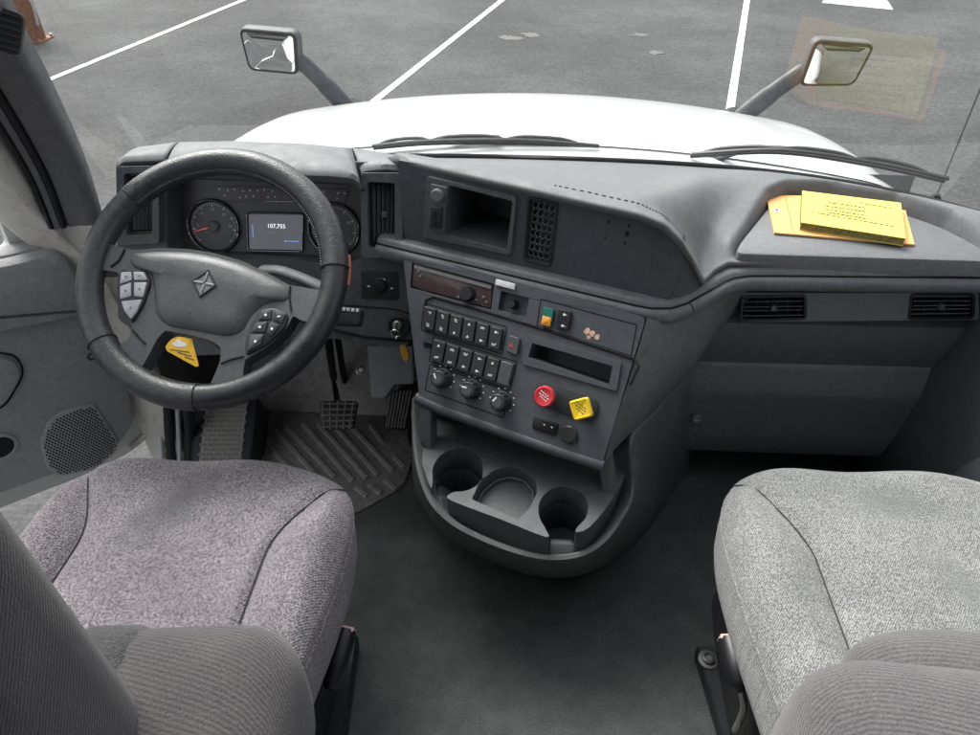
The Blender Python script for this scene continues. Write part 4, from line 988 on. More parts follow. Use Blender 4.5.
# ================================================================== steering wheel and column
WA = R(52); wc = aty(212, 275, 1.03); axis = Vector((0, -math.cos(WA), math.sin(WA)))
W = Fr(wc, (1, 0, 0), axis)
sw = thing('steering_wheel', 'black leather wrapped steering wheel with diamond emblem on the hub', 'steering wheel', wc - axis * .05)
RR, RT = .2130, .0224
def pang(px, py): u, v = W.uv(px, py); return math.atan2(v, u)
def arc(a0, a1, n=40):
    while a1 < a0: a1 += 2 * math.pi
    return [lerp(a0, a1, k / n) for k in range(n + 1)]
cuts = [pang(346, 268), pang(127, 193), pang(98, 346), pang(197, 404)]
for i, (mk, lab) in enumerate((('leather', 'perforated upper rim cover with laced edge'), ('leather2', 'smooth grey worn left rim'), ('leather', 'perforated lower left rim cover'), ('leather2b', 'smooth black leather right rim'))):
    if mk == 'leather2b': M[mk] = leather('smooth_black_leather', (.020, .021, .024), False)
    a = arc(cuts[i], cuts[(i + 1) % 4]); bm = B(); rt = RT * (1.05 if i % 2 == 0 else 1.0)
    tube(bm, [W.w(RR * math.cos(t), RR * math.sin(t), 0) for t in a], rt, 16, up=axis); rs = obj('rim_section', bm, M[mk], sw, angle=70); tag(rs, lab)
    bm = B(); t = cuts[i]; tube(bm, [W.w((RR + rt * 1.03 * math.cos(k * .5236)) * math.cos(t), (RR + rt * 1.03 * math.cos(k * .5236)) * math.sin(t), rt * 1.03 * math.sin(k * .5236)) for k in range(12)], .0013, 5, closed=True); obj('joint_ring', bm, M['gap'], rs)
    if i in (0, 2):
        bm = B()
        for k in range(int(len(a) * 2.2)):
            t = lerp(a[0], a[-1], (k + .5) / (len(a) * 2.2))
            for hh in ((.35,) if i == 0 else (-.5,)):
                ph = hh; ri = RR - (rt + .0004) * math.cos(ph) * (1 if i == 0 else -1)
                p = W.w(ri * math.cos(t), ri * math.sin(t), (rt) * math.sin(ph)); q = W.w((ri + .001) * math.cos(t + .012), (ri + .001) * math.sin(t + .012), rt * math.sin(ph) + .005); tube(bm, [p, q], .0011, 4)
        tag(obj('lacing', bm, M['grey'], rs), kind='stuff')
bm = B(); t0 = pang(347, 262)
tube(bm, [W.w((RR + RT + .001) * math.cos(t), (RR + RT + .001) * math.sin(t), -.002) for t in arc(pang(344, 285), pang(347, 255), 8)], .0035, 6); obj('worn_patch', bm, simple('worn_brown_leather', (.30, .09, .05), .6), sw)
hubP = W.pts([(92, 238), (118, 247), (135, 251), (160, 249), (190, 250), (215, 254), (240, 261), (265, 272), (290, 286), (322, 291), (326, 322), (303, 322), (294, 316), (288, 328), (270, 346), (250, 358), (246, 360), (244, 372), (243, 392), (205, 396), (213, 381), (221, 362), (222, 348), (212, 341), (190, 335), (166, 331), (158, 340), (152, 352), (143, 368), (104, 352), (120, 347), (130, 339), (134, 328), (126, 312), (120, 292), (120, 273), (106, 271), (88, 272)])
bm = B(); plate(bm, W, roundpoly(hubP, .006, 3), [], .004, .034); obj('spokes', bm, M['hub'], sw, angle=40, bevel=.006)
padP = W.pts([(130, 254), (160, 252), (190, 253), (215, 257), (240, 264), (266, 275), (290, 289), (290, 302), (270, 303), (254, 314), (243, 334), (228, 338), (198, 332), (168, 327), (157, 316), (155, 290), (151, 270), (132, 268)])
bm = B(); PR = ccw(roundpoly(padP, .014, 5)); prev = ring(bm, W, PR, -.005)
for d, h in ((0, .0035), (.003, .006), (.008, .009), (.016, .012), (.028, .015)):
    cur = ring(bm, W, [tuple(lerp(Vector(p), Vector(centroid(PR)), d / .09)) for p in PR], h); bridge(bm, prev, cur); prev = cur
bm.faces.new(prev); obj('airbag_cover', bm, M['hub'], sw, angle=60)
for px in ([(112, 268), (120, 262), (124, 255), (126, 250)], [(134, 331), (140, 338), (147, 345)], [(291, 287), (290, 298), (292, 312)], [(222, 364), (232, 360), (245, 357)]):
    bm = B(); tube(bm, [W.w(*W.uv(*p), .0055) for p in px], .0016, 5); obj('spoke_joint', bm, M['gap'], sw)
# emblem: a tilted diamond outline with arms running to its centre
e4 = [W.uv(*p) for p in ((192, 281), (209, 270), (217, 286), (200, 298))]
W2 = W.lift(.0145); e4 = W2.pts([(192, 281), (209, 270), (217, 286), (200, 298)])
bm = B(); plate(bm, W2, ccw(e4), [inset(ccw(e4), .003)], .003, .003); em = obj('emblem', bm, M['black'], sw, bevel=.0006)
bm = B(); ec = centroid(e4); prism(bm, W2, inset(ccw(e4), .0025), .0, .0012); obj('emblem_field', bm, M['grey'], em, angle=0)
for k in range(4):
    bm = B(); d_ = Vector(e4[k]) - Vector(ec); a = math.atan2(d_.y, d_.x); m_ = Vector(ec) + d_ * .45
    prism(bm, W2, rrect(m_.x, m_.y, d_.length * .75, .0035, .0008, 1, a), .001, .0028, .0006); obj('emblem_arm', bm, M['chrome2'] if 'chrome2' in M else M.setdefault('chrome2', simple('satin_emblem', (.22, .23, .25), .35, .6)), em)
bm = B(); prism(bm, W2, rrect(*W2.uv(190, 313), .003, .0015, .0004, 1), .0, .001); obj('mark', bm, M['gap'], sw)
# thumb switch pods
def pod_buttons(quad, mk, nb, ring_m):
    P = roundpoly(W.pts(quad), .008, 4); bm = B(); prism(bm, W, P, 0, .008, .002); pd = obj('switch_pod', bm, M['black'], sw)
    c = Vector(centroid(P)); bm = B(); Q = inset(ccw(P), .0035)
    for i, quad2 in enumerate(nb):
        bm = B(); prism(bm, W, roundpoly(W.pts(quad2), .0025, 3), .006, .0105, .0015); b_ = obj('button', bm, M[mk], pd)
        bm = B(); cu, cv = centroid(W.pts(quad2)); rnd = random.Random(i * 7 + len(nb))
        if rnd.random() < .5: prism(bm, W, rrect(cu, cv, .006, .0016, .0003, 1, rnd.uniform(-.8, .8)), .010, .0109)
        else: prism(bm, W, circ(cu, cv, .0022, seg=8), .010, .0109)
        obj('icon', bm, M['icon'] if mk != 'pale' else M['print2'], b_, angle=0)
M['pale'] = simple('pale_worn_buttons', (.36, .37, .40), .35); M['print2'] = simple('grey_icon_print', (.14, .14, .15), .5)
pod_buttons([(122, 271), (148, 272), (153, 283), (146, 305), (134, 325), (125, 310), (120, 292)], 'pale',
            [[(124, 274), (134, 273.5), (135, 282), (123, 286)], [(136, 273.5), (147, 274), (150, 282), (137, 282)], [(123, 288), (134, 284), (134, 298), (123, 301)], [(137, 284), (150, 284), (146, 299), (137, 298)], [(124, 303), (145, 301), (140, 313), (134, 321), (127, 312)]], 'gap')
pod_buttons([(262, 311), (275, 309), (290, 315), (286, 330), (268, 346), (247, 357), (246, 345), (252, 325)], 'dark',
            [[(264, 313), (274, 311), (273, 321), (260, 322)], [(276, 311), (288, 316), (284, 325), (275, 321)], [(258, 324), (270, 323), (267, 334), (253, 334)], [(272, 323), (282, 327), (273, 338), (269, 334)], [(252, 336), (266, 336), (263, 346), (249, 354)]], 'gap')
colm = thing('steering_column', 'dark steering column shroud with stalk levers behind the wheel', 'steering column', wc - axis * .2)
bm = B(); lathe(bm, W, 0, -.005, [(.030, -.20), (.055, -.16), (.058, -.06), (.045, -.03), (0, -.028)], 24, 1.25); obj('shroud', bm, M['dark'], colm, angle=50)
bm = B(); prism(bm, Fr(wc - axis * .12, (1, 0, 0), axis), rrect(0, -.03, .15, .11, .03, 5), -.10, .03, .012, True); obj('lower_shroud', bm, M['dash'], colm, angle=50)
sf = Fr(aty(350, 316, 1.16), (.97, .2, -.1), (0, -.75, .66))
bm = B(); prism(bm, sf, roundpoly([(-.030, -.018), (.020, -.020), (.026, .012), (-.028, .020)], .006), -.02, .012, .004, True); st = obj('shift_stalk', bm, M['dark'], colm)
for k in range(5):
    bm = B(); prism(bm, sf, rrect(-.018 + .009 * k, .013 - .001 * k, .006, .007, .001, 2), .010, .015, .001); obj('stalk_rib', bm, M['lightgrey'], st)
bm = B(); tube(bm, [sf.w(-.03, 0, -.005), sf.w(-.12, .02, -.02)], .011, 10); obj('stalk_arm', bm, M['dark'], colm)
bm = B(); a_, b_ = aty(284, 272, 1.16), aty(322, 288, 1.13); tube(bm, catmull([aty(262, 270, 1.18), a_, b_, aty(334, 300, 1.12)], 5), .014, 10, flat=.6); obj('turn_stalk', bm, M['dash'], colm, angle=60)
# yellow caution tag hanging from the column
hf = Fr(aty(184, 352, 1.085), Vector((.9, -.1, -.35)), (0, -.62, .78))
tagt = thing('caution_tag', 'yellow printed caution tag hanging below the steering column', 'tag', hf.w(0, 0))
bm = B(); q = hf.pts([(165, 345), (172, 339), (186, 334), (191, 336), (199, 366), (196, 367), (167, 351)]); prism(bm, hf, roundpoly(q, .003), -.0006, .0006); obj('card', bm, M['tagyellow'], tagt, angle=0)
for quad, mk in (([(172, 344), (178, 339), (187, 344), (186, 347), (176, 347)], 'white'), ([(170, 349), (190, 352), (190, 353), (170, 350)], 'print'), ([(178, 352), (192, 356), (192, 357), (178, 353)], 'print'), ([(185, 356.5), (194, 359.5), (194, 360.5), (185, 357.5)], 'print')):
    bm = B(); prism(bm, hf, hf.pts(quad), .0, .0011); obj('tag_print', bm, M[mk], tagt, angle=0)
bm = B(); tube(bm, [hf.w(*hf.uv(188, 336), .002), wc - axis * .09 + Vector((-.02, 0, -.05))], .0015, 5); obj('string', bm, M['lightgrey'], tagt)

# ================================================================== driver footwell
bm = B(); fm = Fr((0, 0, 0), (1, 0, 0), (0, 0, 1))
matt = thing('ribbed_floor_mat', 'muddy ribbed rubber heel mat in front of the pedals', 'floor mat', atz(330, 460, 0))
P = [(-.80, 1.14), (-.42, 1.14), (-.31, 1.24), (-.30, 1.36), (-.33, 1.42), (-.33, 1.50), (-.80, 1.50)]
bm = B(); prism(bm, fm, roundpoly(P, .03), .001, .008, .003); obj('mat_sheet', bm, M['mud2'] if 'mud2' in M else M.setdefault('mud2', plastic('muddy_mat', (.275, .268, .255), .8, .3, 200, .4, dust=.5)), matt)
RIBS = [((256, 455), (268, 466)), ((267, 444), (290, 470)), ((276, 431), (318, 478)), ((285, 426), (335, 478)), ((303, 424), (353, 482)), ((318, 424), (367, 479)), ((336, 428), (378, 476)), ((352, 428), (393, 472)), ((371, 426), (383, 444)), ((356, 488), (367, 497)), ((369, 486), (381, 494)), ((384, 480), (396, 490)), ((394, 457), (404, 468))]
for a, b in RIBS:
    pa, pb2 = atz(*a, .008), atz(*b, .008); bm = B(); sweep(bm, [pa, lerp(pa, pb2, .5), pb2], [(-.007, -.002), (-.0045, .006), (.0045, .006), (.007, -.002)]); obj('rib', bm, M['mud'], matt)
# toe board pad and tunnel trim behind the pedals
tb = thing('toe_board_trim', 'grey tan scuffed trim panel behind the brake pedal', 'trim panel', (-.45, 1.6, .1))
TB = Fr((-.55, 1.60, .13), (1, 0, 0), (0, -.8, .6))
bm = B(); prism(bm, TB, roundpoly([(-.26, -.16), (.20, -.16), (.20, .20), (-.26, .24)], .02), -.02, .006, .006); obj('pad', bm, M['mud'], tb)
TF2 = Fr(atz(385, 372, .30), Vector((1, -.25, 0)), (-.2, -.8, .55))
bm = B(); prism(bm, TF2, roundpoly(TF2.pts([(368, 344), (414, 346), (415, 384), (396, 384), (386, 398), (372, 398)]), .008), -.02, .008, .005); obj('tunnel_panel', bm, M['dgrey'], tb)
bm = B(); lathe(bm, TB, *TB.uv(361, 370), [(.013, .004), (.013, .010), (.009, .011), (.006, .007), (0, .007)], 14); obj('bolt', bm, M['steel'], tb)
# brake pedal
bf = Fr(atz(338, 415, .13), (1, 0, 0), (0, -.62, .78))
bp = thing('brake_pedal', 'square cross-ribbed brake pedal on a black arm', 'pedal', bf.w(0, 0, -.02))
pq = bf.pts([(319, 401), (358, 401), (353, 429), (322, 430)])
bm = B(); prism(bm, bf, roundpoly(pq, .008), -.012, .004, .003, True); obj('pad', bm, M['dark'], bp)
for k in range(5):
    t = (k + .5) / 5; a, b = lerp(Vector(pq[0]), Vector(pq[1]), t), lerp(Vector(pq[3]), Vector(pq[2]), t)
    bm = B(); tube(bm, [bf.w(a.x, a.y, .005), bf.w(b.x, b.y, .005)], .003, 6); obj('tread_rib', bm, M['tread'] if 'tread' in M else M.setdefault('tread', plastic('worn_tread_rubber', (.22, .21, .20), .7, .3)), bp)
    a, b = lerp(Vector(pq[0]), Vector(pq[3]), t), lerp(Vector(pq[1]), Vector(pq[2]), t)
    bm = B(); tube(bm, [bf.w(a.x, a.y, .005), bf.w(b.x, b.y, .005)], .0028, 6); obj('tread_rib', bm, M['tread'], bp)
bm = B(); tube(bm, catmull([bf.w(*bf.uv(337, 403), -.008), aty(334, 380, 1.53), aty(331, 360, 1.50), aty(328, 335, 1.46)], 5), .011, 8, flat=.5, up=(0, 1, 0)); obj('arm', bm, M['black'], bp)
bm = B(); tube(bm, [aty(345, 382, 1.56), aty(341, 360, 1.54), aty(338, 340, 1.5)], .009, 8); obj('linkage', bm, M['black'], bp)
# accelerator
af = Fr(atz(400, 410, .10), Vector((1, -.1, 0)), (0, -.80, .60))
ap = thing('accelerator_pedal', 'narrow ribbed accelerator pedal beside the floor console', 'pedal', af.w(0, 0, -.02))
pq = af.pts([(389, 391), (413, 388), (407, 430), (386, 429)])
bm = B(); prism(bm, af, roundpoly(pq, .006), -.015, .003, .002, True); obj('pad', bm, M['black'], ap)
for k in range(7):
    t = k / 6; a = lerp(Vector(pq[0]), Vector(pq[1]), t * .85 + .1); b = lerp(Vector(pq[3]), Vector(pq[2]), max(.02, t * .85 - .02))
    bm = B(); tube(bm, [af.w(lerp(a, b, s_).x, lerp(a, b, s_).y, .004) for s_ in (0.05, .95)], .0026, 6); obj('tread_rib', bm, M['tread'], ap)
bm = B(); tube(bm, [af.w(*af.uv(402, 392), -.01), aty(404, 382, 1.6), aty(400, 378, 1.62)], .016, 8); obj('arm', bm, M['black'], ap)
bm = B(); prism(bm, Fr(aty(402, 384, 1.52), (1, 0, 0), (0, -.9, .4)), rrect(0, 0, .05, .035, .006), -.03, .0, .003); obj('bracket', bm, M['mud'], ap)
# foot rest with brick tread at the left
ff = Fr(atz(222, 432, .10), (1, -.05, 0), (0, -.45, .9))
fp = thing('foot_rest', 'grey foot rest with brick pattern tread left of the pedals', 'foot rest', ff.w(0, 0, -.1))
bm = B(); prism(bm, ff, roundpoly(ff.pts([(194, 395), (258, 395), (250, 475), (188, 475)]), .015), -.10, .0, .01); obj('block', bm, M['dark'], fp)
q = ff.pts([(208, 397), (248, 397), (240, 472), (198, 472)])
bm = B(); prism(bm, ff, roundpoly(q, .006), -.01, .004, .002); pl = obj('tread_plate', bm, M['gap2'] if 'gap2' in M else M.setdefault('gap2', simple('joint_grime', (.36, .34, .30), .9)), fp)
tl, tr, br, bl = [Vector(p) for p in q]
def brick_mesh():
    bm = B(); prism(bm, Fr((0, 0, 0), (1, 0, 0), (0, 0, 1)), rrect(0, 0, .0185, .0095, .0012, 1), 0, .0022, .0006); me = bpy.data.meshes.new('brick_tread'); bm.to_mesh(me); bm.free(); me.materials.append(M['footgrey']); return me
M['footgrey'] = plastic('foot_rest_rubber', (.24, .232, .22), .75, .15, 300, .3)
bme = brick_mesh(); rotm = Matrix((ff.ex, ff.ey, ff.n)).transposed().to_4x4(); roff = root_loc(fp)
for r_ in range(16):
    for c in range(5):
        s_ = (c + (.75 if r_ & 1 else .25)) / 5; t = (r_ + .5) / 16
        if s_ > .97: continue
        p = lerp(lerp(tl, tr, s_), lerp(bl, br, s_), t); o = bpy.data.objects.new('tread_block', bme); col.objects.link(o); o.parent = pl
        o.matrix_local = Matrix.Translation(ff.w(p.x, p.y, .003) - roff) @ rotm

# ================================================================== floor console with cupholders
KZ = .36
K = Fr((0, .95, KZ), (1, 0, 0), (0, 0, 1))
fc = thing('floor_console', 'charcoal floor console with three cupholders below the control panel', 'console', (.03, 1.0, 0))
rim = [atz(*p) for p in ((412, 398, .40), (412, 425, .385), (415, 460, .365), (424, 492, .345), (437, 512, .335), (460, 530, .325), (500, 548, .315), (540, 559, .31), (575, 558, .31), (602, 545, .32), (622, 520, .33), (634, 492, .35))] + [Vector((.205, 1.02, .425)), Vector((.25, 1.090, .424)), Vector((.30, 1.168, .416)), Vector((.35, 1.25, .41))]
base = [atz(*p) for p in ((413, 486, 0), (414, 490, 0), (418, 498, 0), (432, 520, 0), (448, 537, 0), (470, 551, 0), (502, 566, 0), (540, 577, 0), (578, 576, 0), (612, 562, 0), (642, 536, 0), (662, 510, 0), (675, 490, 0), (683, 478, 0), (688, 470, 0), (690, 464, 0))]
base[0] = base[0] + Vector((0, .03, 0))
rimc, basec = catmull(rim, 4), catmull(base, 4)
bm = B(); rows = []
for j in range(9):
    t = j / 8; rows.append([lerp(a, b, t) + Vector((0, -.012 * math.sin(math.pi * t), 0)) for a, b in zip(rimc, basec)])
cen = Vector((.03, 1.15, 0))
def inw(p, d): v = cen - p; v.z = 0; v.normalize(); return p + v * d
rows = [[inw(p, .075) + Vector((0, 0, -.10)) for p in rimc], [inw(p, .012) for p in rimc], [inw(p, .006) + Vector((0, 0, .004)) for p in rimc]] + rows
grid(bm, rows); obj('shell', bm, M['shell'], fc, angle=45)
plo = K.pts([(417, 400), (418, 445), (424, 470), (431, 488), (433, 480), (433, 468), (440, 456), (452, 449), (466, 448), (478, 455), (483, 467), (481, 480), (472, 488), (462, 491), (453, 492), (447, 498), (470, 508), (500, 519), (546, 537), (546, 529), (540, 518), (539, 505), (545, 494), (556, 487), (570, 487), (582, 493), (588, 504), (586, 517), (578, 526), (576, 532), (590, 527), (612, 500), (626, 474), (634, 455), (600, 440), (500, 400)])
midh = roundpoly(K.pts([(472, 499), (480, 482), (494, 470), (510, 466), (526, 470), (536, 481), (537, 492), (530, 508), (518, 519), (500, 511)]), .004, 3)
bm = B(); plo = [(p.x, p.y) for p in catmull([Vector((*p, 0)) for p in plo], 3, True)]; plate(bm, K, plo, [midh], 0, .085, [.035]); obj('cupholder_tray', bm, M['console'], fc, angle=35, bevel=.003)
bm = B(); tube(bm, [K.w(*p, -.026) for p in inset(midh, .006)], .0018, 6, closed=True); obj('tray_ridge', bm, M['shell'], fc)
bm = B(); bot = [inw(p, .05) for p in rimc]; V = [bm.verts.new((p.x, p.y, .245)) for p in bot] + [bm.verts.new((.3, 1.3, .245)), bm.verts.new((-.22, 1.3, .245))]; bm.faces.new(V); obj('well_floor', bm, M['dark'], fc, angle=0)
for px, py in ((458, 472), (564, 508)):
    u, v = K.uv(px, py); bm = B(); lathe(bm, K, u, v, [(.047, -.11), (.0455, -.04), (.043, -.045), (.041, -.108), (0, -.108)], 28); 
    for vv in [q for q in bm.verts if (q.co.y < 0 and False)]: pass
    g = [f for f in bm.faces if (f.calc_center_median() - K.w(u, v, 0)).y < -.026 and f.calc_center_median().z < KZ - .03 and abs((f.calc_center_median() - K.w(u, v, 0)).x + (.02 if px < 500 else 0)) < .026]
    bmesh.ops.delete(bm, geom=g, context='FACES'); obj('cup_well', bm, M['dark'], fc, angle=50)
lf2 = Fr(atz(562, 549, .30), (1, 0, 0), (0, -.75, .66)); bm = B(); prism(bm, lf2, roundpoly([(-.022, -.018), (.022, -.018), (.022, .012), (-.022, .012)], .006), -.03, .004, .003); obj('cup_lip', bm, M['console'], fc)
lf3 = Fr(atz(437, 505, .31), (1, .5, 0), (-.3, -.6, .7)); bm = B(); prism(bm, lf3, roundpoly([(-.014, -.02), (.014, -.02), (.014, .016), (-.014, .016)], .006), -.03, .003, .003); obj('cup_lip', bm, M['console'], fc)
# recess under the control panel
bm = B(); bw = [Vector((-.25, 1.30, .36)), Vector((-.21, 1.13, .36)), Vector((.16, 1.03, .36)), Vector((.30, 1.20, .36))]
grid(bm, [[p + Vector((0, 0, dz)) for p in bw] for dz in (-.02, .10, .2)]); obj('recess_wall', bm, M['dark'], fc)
bm = B(); f5 = Fr(atz(426, 418, .42), (1, 0, 0), (-.2, -.9, .3)); prism(bm, f5, rrect(0, -.02, .026, .09, .004), -.03, .006, .003); obj('support_post', bm, M['shell'], fc)
bm = B(); f6 = Fr(atz(604, 470, .40), (1, .6, 0), (-.2, -.9, .3)); prism(bm, f6, rrect(.004, -.01, .024, .085, .004), -.03, .006, .003); obj('support_post', bm, M['shell'], fc)
bm = B(); f7 = Fr(atz(518, 434, .43), Vector((1, -.35, 0)), (-.3, -.8, .5)); prism(bm, f7, rrect(0, 0, .05, .02, .004), -.03, .004, .002); obj('connector_block', bm, M['console'], fc)

# ================================================================== seats
def blob(bm, c, sx, sy, sz, e=3.2, n=20, rz=0):
    """a soft rounded block"""
    bmesh.ops.create_uvsphere(bm, u_segments=n * 2, v_segments=n, radius=1)
    ca, sa = math.cos(rz), math.sin(rz)
    for v in bm.verts:
        p = v.co; r_ = (abs(p.x) ** e + abs(p.y) ** e + abs(p.z) ** e) ** (1 / e); q = p / r_
        x, y, z = q.x * sx, q.y * sy, q.z * sz; v.co = Vector((c[0] + x * ca - y * sa, c[1] + x * sa + y * ca, c[2] + z))
def seat(name, label, cx, cy, hw, hl, mk, z0=.50):
    t_ = thing(name, label, 'seat', (cx, cy, 0), 'cab seats')
    def us(v): return .56 + .30 * smooth(.35, 1.0, v) - .05 * smooth(-.2, -1, v)
    def top(x, y):
        u, v = (x - cx) / hw, (y - cy) / hl; r_ = (abs(u) ** 5 + abs(v) ** 5) ** .2
        z = z0 + .012 * (1 - u * u) - .014 * max(0, v) ** 2.2 + .006 * math.sin(7 * u + 3) * math.sin(5 * v)
        z += .016 * smooth(us(v), us(v) + .2, abs(u)) * (1 - smooth(.80, 1.0, abs(u)))
        z -= .060 * max(0, (r_ - .84) / .16) ** 2.2
        d = (abs(u) - us(v)) * hw; z -= .009 * math.exp(-(d / .009) ** 2) * (1 - smooth(.95, 1, r_))
        return z
    ns, nr = 220, 100; bm = B(); rows = []
    for j in range(nr + 1):
        s_ = 1 - (1 - j / nr) ** 1.0; s_ = max(s_, .004); row = []
        for k in range(ns + 1):
            a = 2 * math.pi * k / ns; c_, n_ = math.cos(a), math.sin(a); m_ = 1 / (abs(c_) ** 5 + abs(n_) ** 5) ** .2
            yy = n_ * m_; bulge = 1 + (.05 * (1 - (c_ * m_) ** 2) if yy > 0 else 0) * max(0, yy)
            x, y = cx + hw * c_ * m_ * s_ * (1 - .07 * max(0, yy) ** 2 - .09 * max(0, .7 - yy)), cy + hl * yy * s_ * bulge
            row.append((x, y, top(x, y)))
        rows.append(row)
    edge = rows[-1]
    for d, dz in ((1.004, -.025), (1.004, -.06), (.995, -.10), (.975, -.13), (.94, -.145)): rows.append([(cx + (x - cx) * d, cy + (y - cy) * d, z + dz) for x, y, z in edge])
    grid(bm, rows); bmesh.ops.remove_doubles(bm, verts=bm.verts[:], dist=.0004); cu = obj('cushion', bm, M[mk], t_, angle=80)
    for s_ in (-1, 1):
        pts = []
        for k in range(40):
            v = -.9 + 1.78 * k / 39; x = cx + s_ * us(v) * hw * .995; y = cy + v * hl; pts.append((x, y, top(x, y) + .0022))
        bm = B(); tube(bm, pts, .0013, 5); obj('seam', bm, M['thread'], cu)
    bm = B(); tube(bm, [(cx + (x - cx) * 1.004, cy + (y - cy) * 1.004, z - .018) for x, y, z in edge[:-1]], .0022, 5, closed=True); obj('piping', bm, M[mk], cu, angle=60)
    bm = B(); prism(bm, Fr((cx, cy, 0), (1, 0, 0), (0, 0, 1)), rrect(0, -.02, hw * 1.45, hl * 1.5, .03), .04, .37, .01, True); obj('suspension_base', bm, M['rubber'], t_)
    return t_, top
ds, dtop = seat('driver_seat', 'mauve grey tweed driver seat with a dark stain in front of the steering wheel', -.540, .530, .270, .355, 'seat_d')
ps, ptop = seat('passenger_seat', 'pale grey tweed passenger seat at the lower right', .612, .575, .292, .365, 'seat_p')
def upholstery(t_, s, bol, back, mk, lobes=(), side='rib_d'):
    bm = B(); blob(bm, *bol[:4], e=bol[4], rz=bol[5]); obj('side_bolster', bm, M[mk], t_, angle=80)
    for L in lobes: bm = B(); blob(bm, *L[:4], e=L[4], rz=L[5]); obj('lumbar_pad', bm, M[mk], t_, angle=80)
    bm = B(); rows = []; c, sx, sy, z0, z1, lean = back
    for j in range(17):
        t = j / 16; e = 1 - .5 * max(0, (t - .85) / .15) ** 2 - .12 * max(0, (.15 - t) / .15) ** 2; z = lerp(z0, z1, t)
        rows.append([(c[0] + sx * e * math.copysign(abs(math.cos(a)) ** .45, math.cos(a)), c[1] - lean * t + sy * e * math.copysign(abs(math.sin(a)) ** .5, math.sin(a)), z) for a in [2 * math.pi * k / 32 for k in range(33)]])
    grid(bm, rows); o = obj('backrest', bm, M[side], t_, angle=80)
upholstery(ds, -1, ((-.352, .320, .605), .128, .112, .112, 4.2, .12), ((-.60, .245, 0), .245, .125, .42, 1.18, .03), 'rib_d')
upholstery(ps, 1, ((.455, .330, .590), .165, .112, .125, 4.4, -.05), ((.66, .16, 0), .24, .11, .42, 1.18, .10), 'rib_p', [((.53, .440, .625), .16, .06, .06, 2.6, -.04)], 'rib_p')
def plush(t_, c, sx, sy, sz, rz):
    bm = B(); blob(bm, c, sx, sy, sz, 4.2, rz=rz); obj('rear_panel', bm, M['plush'], t_, angle=80)
plush(ps, (.575, .318, .590), .062, .113, .1262, -.05)
plush(ds, (-.432, .314, .605), .058, .1135, .1140, .12)
# levers and floor rails
def rail(t_, px0, px1, zz, wd, bolt=None):
    a, b = atz(*px0, zz), atz(*px1, zz); bm = B(); sweep(bm, [a, lerp(a, b, .5), b], [(-wd, -.02), (-wd, .012), (-wd + .004, .016), (wd - .004, .016), (wd, .012), (wd, -.02)]); r_ = obj('floor_rail', bm, M['black2'] if 'black2' in M else M.setdefault('black2', plastic('satin_black_steel', (.018, .020, .023), .4, .2)), t_)
    if bolt:
        f = Fr(atz(*bolt, zz + .016), (1, 0, 0), (0, 0, 1)); bm = B(); lathe(bm, f, 0, 0, [(.020, 0), (.020, .003), (.0125, .004), (.0125, .010), (.009, .012), (.006, .008), (0, .008)], 18); bo = obj('bolt', bm, M['dsteel'], t_)
rail(ds, (349, 640), (332, 760), .03, .020)
rail(ps, (708, 650), (742, 760), .03, .026, (708, 660))
def lever(t_, top, bot, zt, zb, r0):
    a, b = atz(*top, zt), atz(*bot, zb); bm = B(); tube(bm, [a, lerp(a, b, .15), lerp(a, b, .5), lerp(a, b, .9), b], [r0 * .9, r0, r0, r0 * .85, r0 * .5], 10, flat=1.3, up=(0, 0, 1)); l_ = obj('lever', bm, M['black'], t_, angle=50)
    bm = B(); d_ = (a - b).normalized(); f = Fr(a + d_ * .001, Vector((1, 0, 0)), d_); prism(bm, f, rrect(0, 0, r0 * 1.5, r0 * 1.6, .003), -.004, .003, .001); obj('lever_label', bm, M['sticker2'] if 'sticker2' in M else M.setdefault('sticker2', simple('pink_lever_label', (.62, .46, .40), .6, var=.25)), l_)
lever(ds, (347, 630), (330, 690), .33, .30, .017)
lever(ps, (728, 640), (741, 690), .33, .32, .020)
bm = B(); p = atz(722, 620, .30); prism(bm, Fr(p, (0, 1, 0), (-1, 0, .1)), roundpoly([(-.10, -.10), (.05, -.10), (.05, .02), (-.02, .04), (-.10, .02)], .015), -.05, .006, .003); obj('side_shield', bm, M['black'], ps)
bm = B(); tube(bm, catmull([atz(741, 690, .31), atz(744, 705, .25), atz(741, 718, .2), atz(735, 730, .15)], 4), .006, 7); obj('cable', bm, M['steel'], ps)

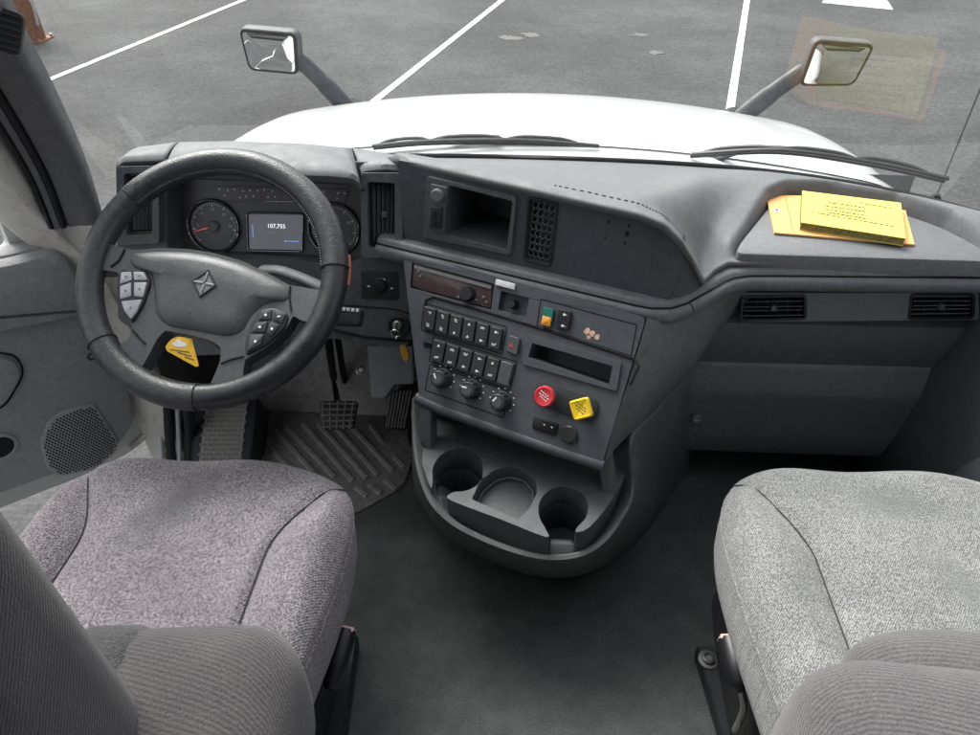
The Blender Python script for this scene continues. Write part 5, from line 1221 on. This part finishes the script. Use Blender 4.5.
# ================================================================== papers on the passenger tray
PF = Fr((0, 0, .7335), (1, 0, 0), (0, 0, 1))
env = thing('envelope', 'orange kraft envelope lying under a yellow booklet on the dash tray', 'envelope', PF.w(.6, 1.38))
q = PF.pts([(766, 197), (801, 197), (905, 212), (914, 246), (774, 234)])
bm = B(); prism(bm, PF, q, 0, .0035); obj('sheet', bm, M['kraft'], env, angle=0)
a, b = PF.uv(784, 194), PF.uv(793, 234.6); bm = B(); tube(bm, [PF.w(*a, .0035), PF.w(*b, .0035)], .0009, 5); obj('flap_fold', bm, M['kraftd'] if 'kraftd' in M else M.setdefault('kraftd', simple('kraft_edge', (.45, .22, .07), .8)), env)
bm = B(); lathe(bm, PF, *PF.uv(776, 212), [(.007, .003), (.007, .0045), (0, .0045)], 12); ey = obj('eyelet', bm, M['lightgrey'], env)
bm = B(); lathe(bm, PF, *PF.uv(776, 212), [(.0022, .004), (.0022, .0056), (0, .0056)], 8); obj('eyelet_hole', bm, M['gap'], ey)
PB_ = PF.lift(.0038)
T = PB_.lift(.0165)
q = T.pts([(803, 191), (900, 203), (905, 238), (802, 222)])
bk = thing('booklet', 'thick yellow booklet with printed cover on the orange envelope', 'book', PB_.w(*centroid(q)))
bm = B(); prism(bm, PB_, q, .001, .0155); obj('pages', bm, M['pages'] if 'pages' in M else M.setdefault('pages', simple('page_edges', (.50, .40, .08), .9, var=.4)), bk, angle=0)
for h in (0.0002, .0153):
    bm = B(); prism(bm, PB_, inset(ccw(q), -.0015), h, h + .0012); obj('cover', bm, M['paper'], bk, angle=0)
for k in range(5):
    bm = B(); tube(bm, [PB_.w(*p,   .003 + .0026 * k) for p in inset(ccw(q), -.0004)], .0006, 4, closed=True); obj('page_fold', bm, M['print'], bk)
def bk_line(px0, py0, px1, py1, n, wd, ht):
    bm = B(); rnd = random.Random(int(px0 * 7 + py0)); a, b = Vector(T.uv(px0, py0)), Vector(T.uv(px1, py1)); ang = math.atan2((b - a).y, (b - a).x)
    for k in range(n):
        p = lerp(a, b, (k + .5) / n + rnd.uniform(-.01, .01)); prism(bm, T, rrect(p.x, p.y, (b - a).length / n * rnd.uniform(.45, .9), ht * 1.5, .0003, 1, ang), -.0008, .0009)
    tag(obj('print_line', bm, M['print'], bk, angle=0), kind='stuff')
for L in ((828, 202.5, 866, 208, 9, 1, .0022), (826, 206, 866, 212, 10, 1, .0022), (826, 209.5, 864, 215.5, 10, 1, .0022), (828, 212.5, 866, 219, 9, 1, .0022), (859, 203, 892, 208.5, 7, 1, .0014), (811, 212, 895, 227, 16, 1, .0014)): bk_line(*L)
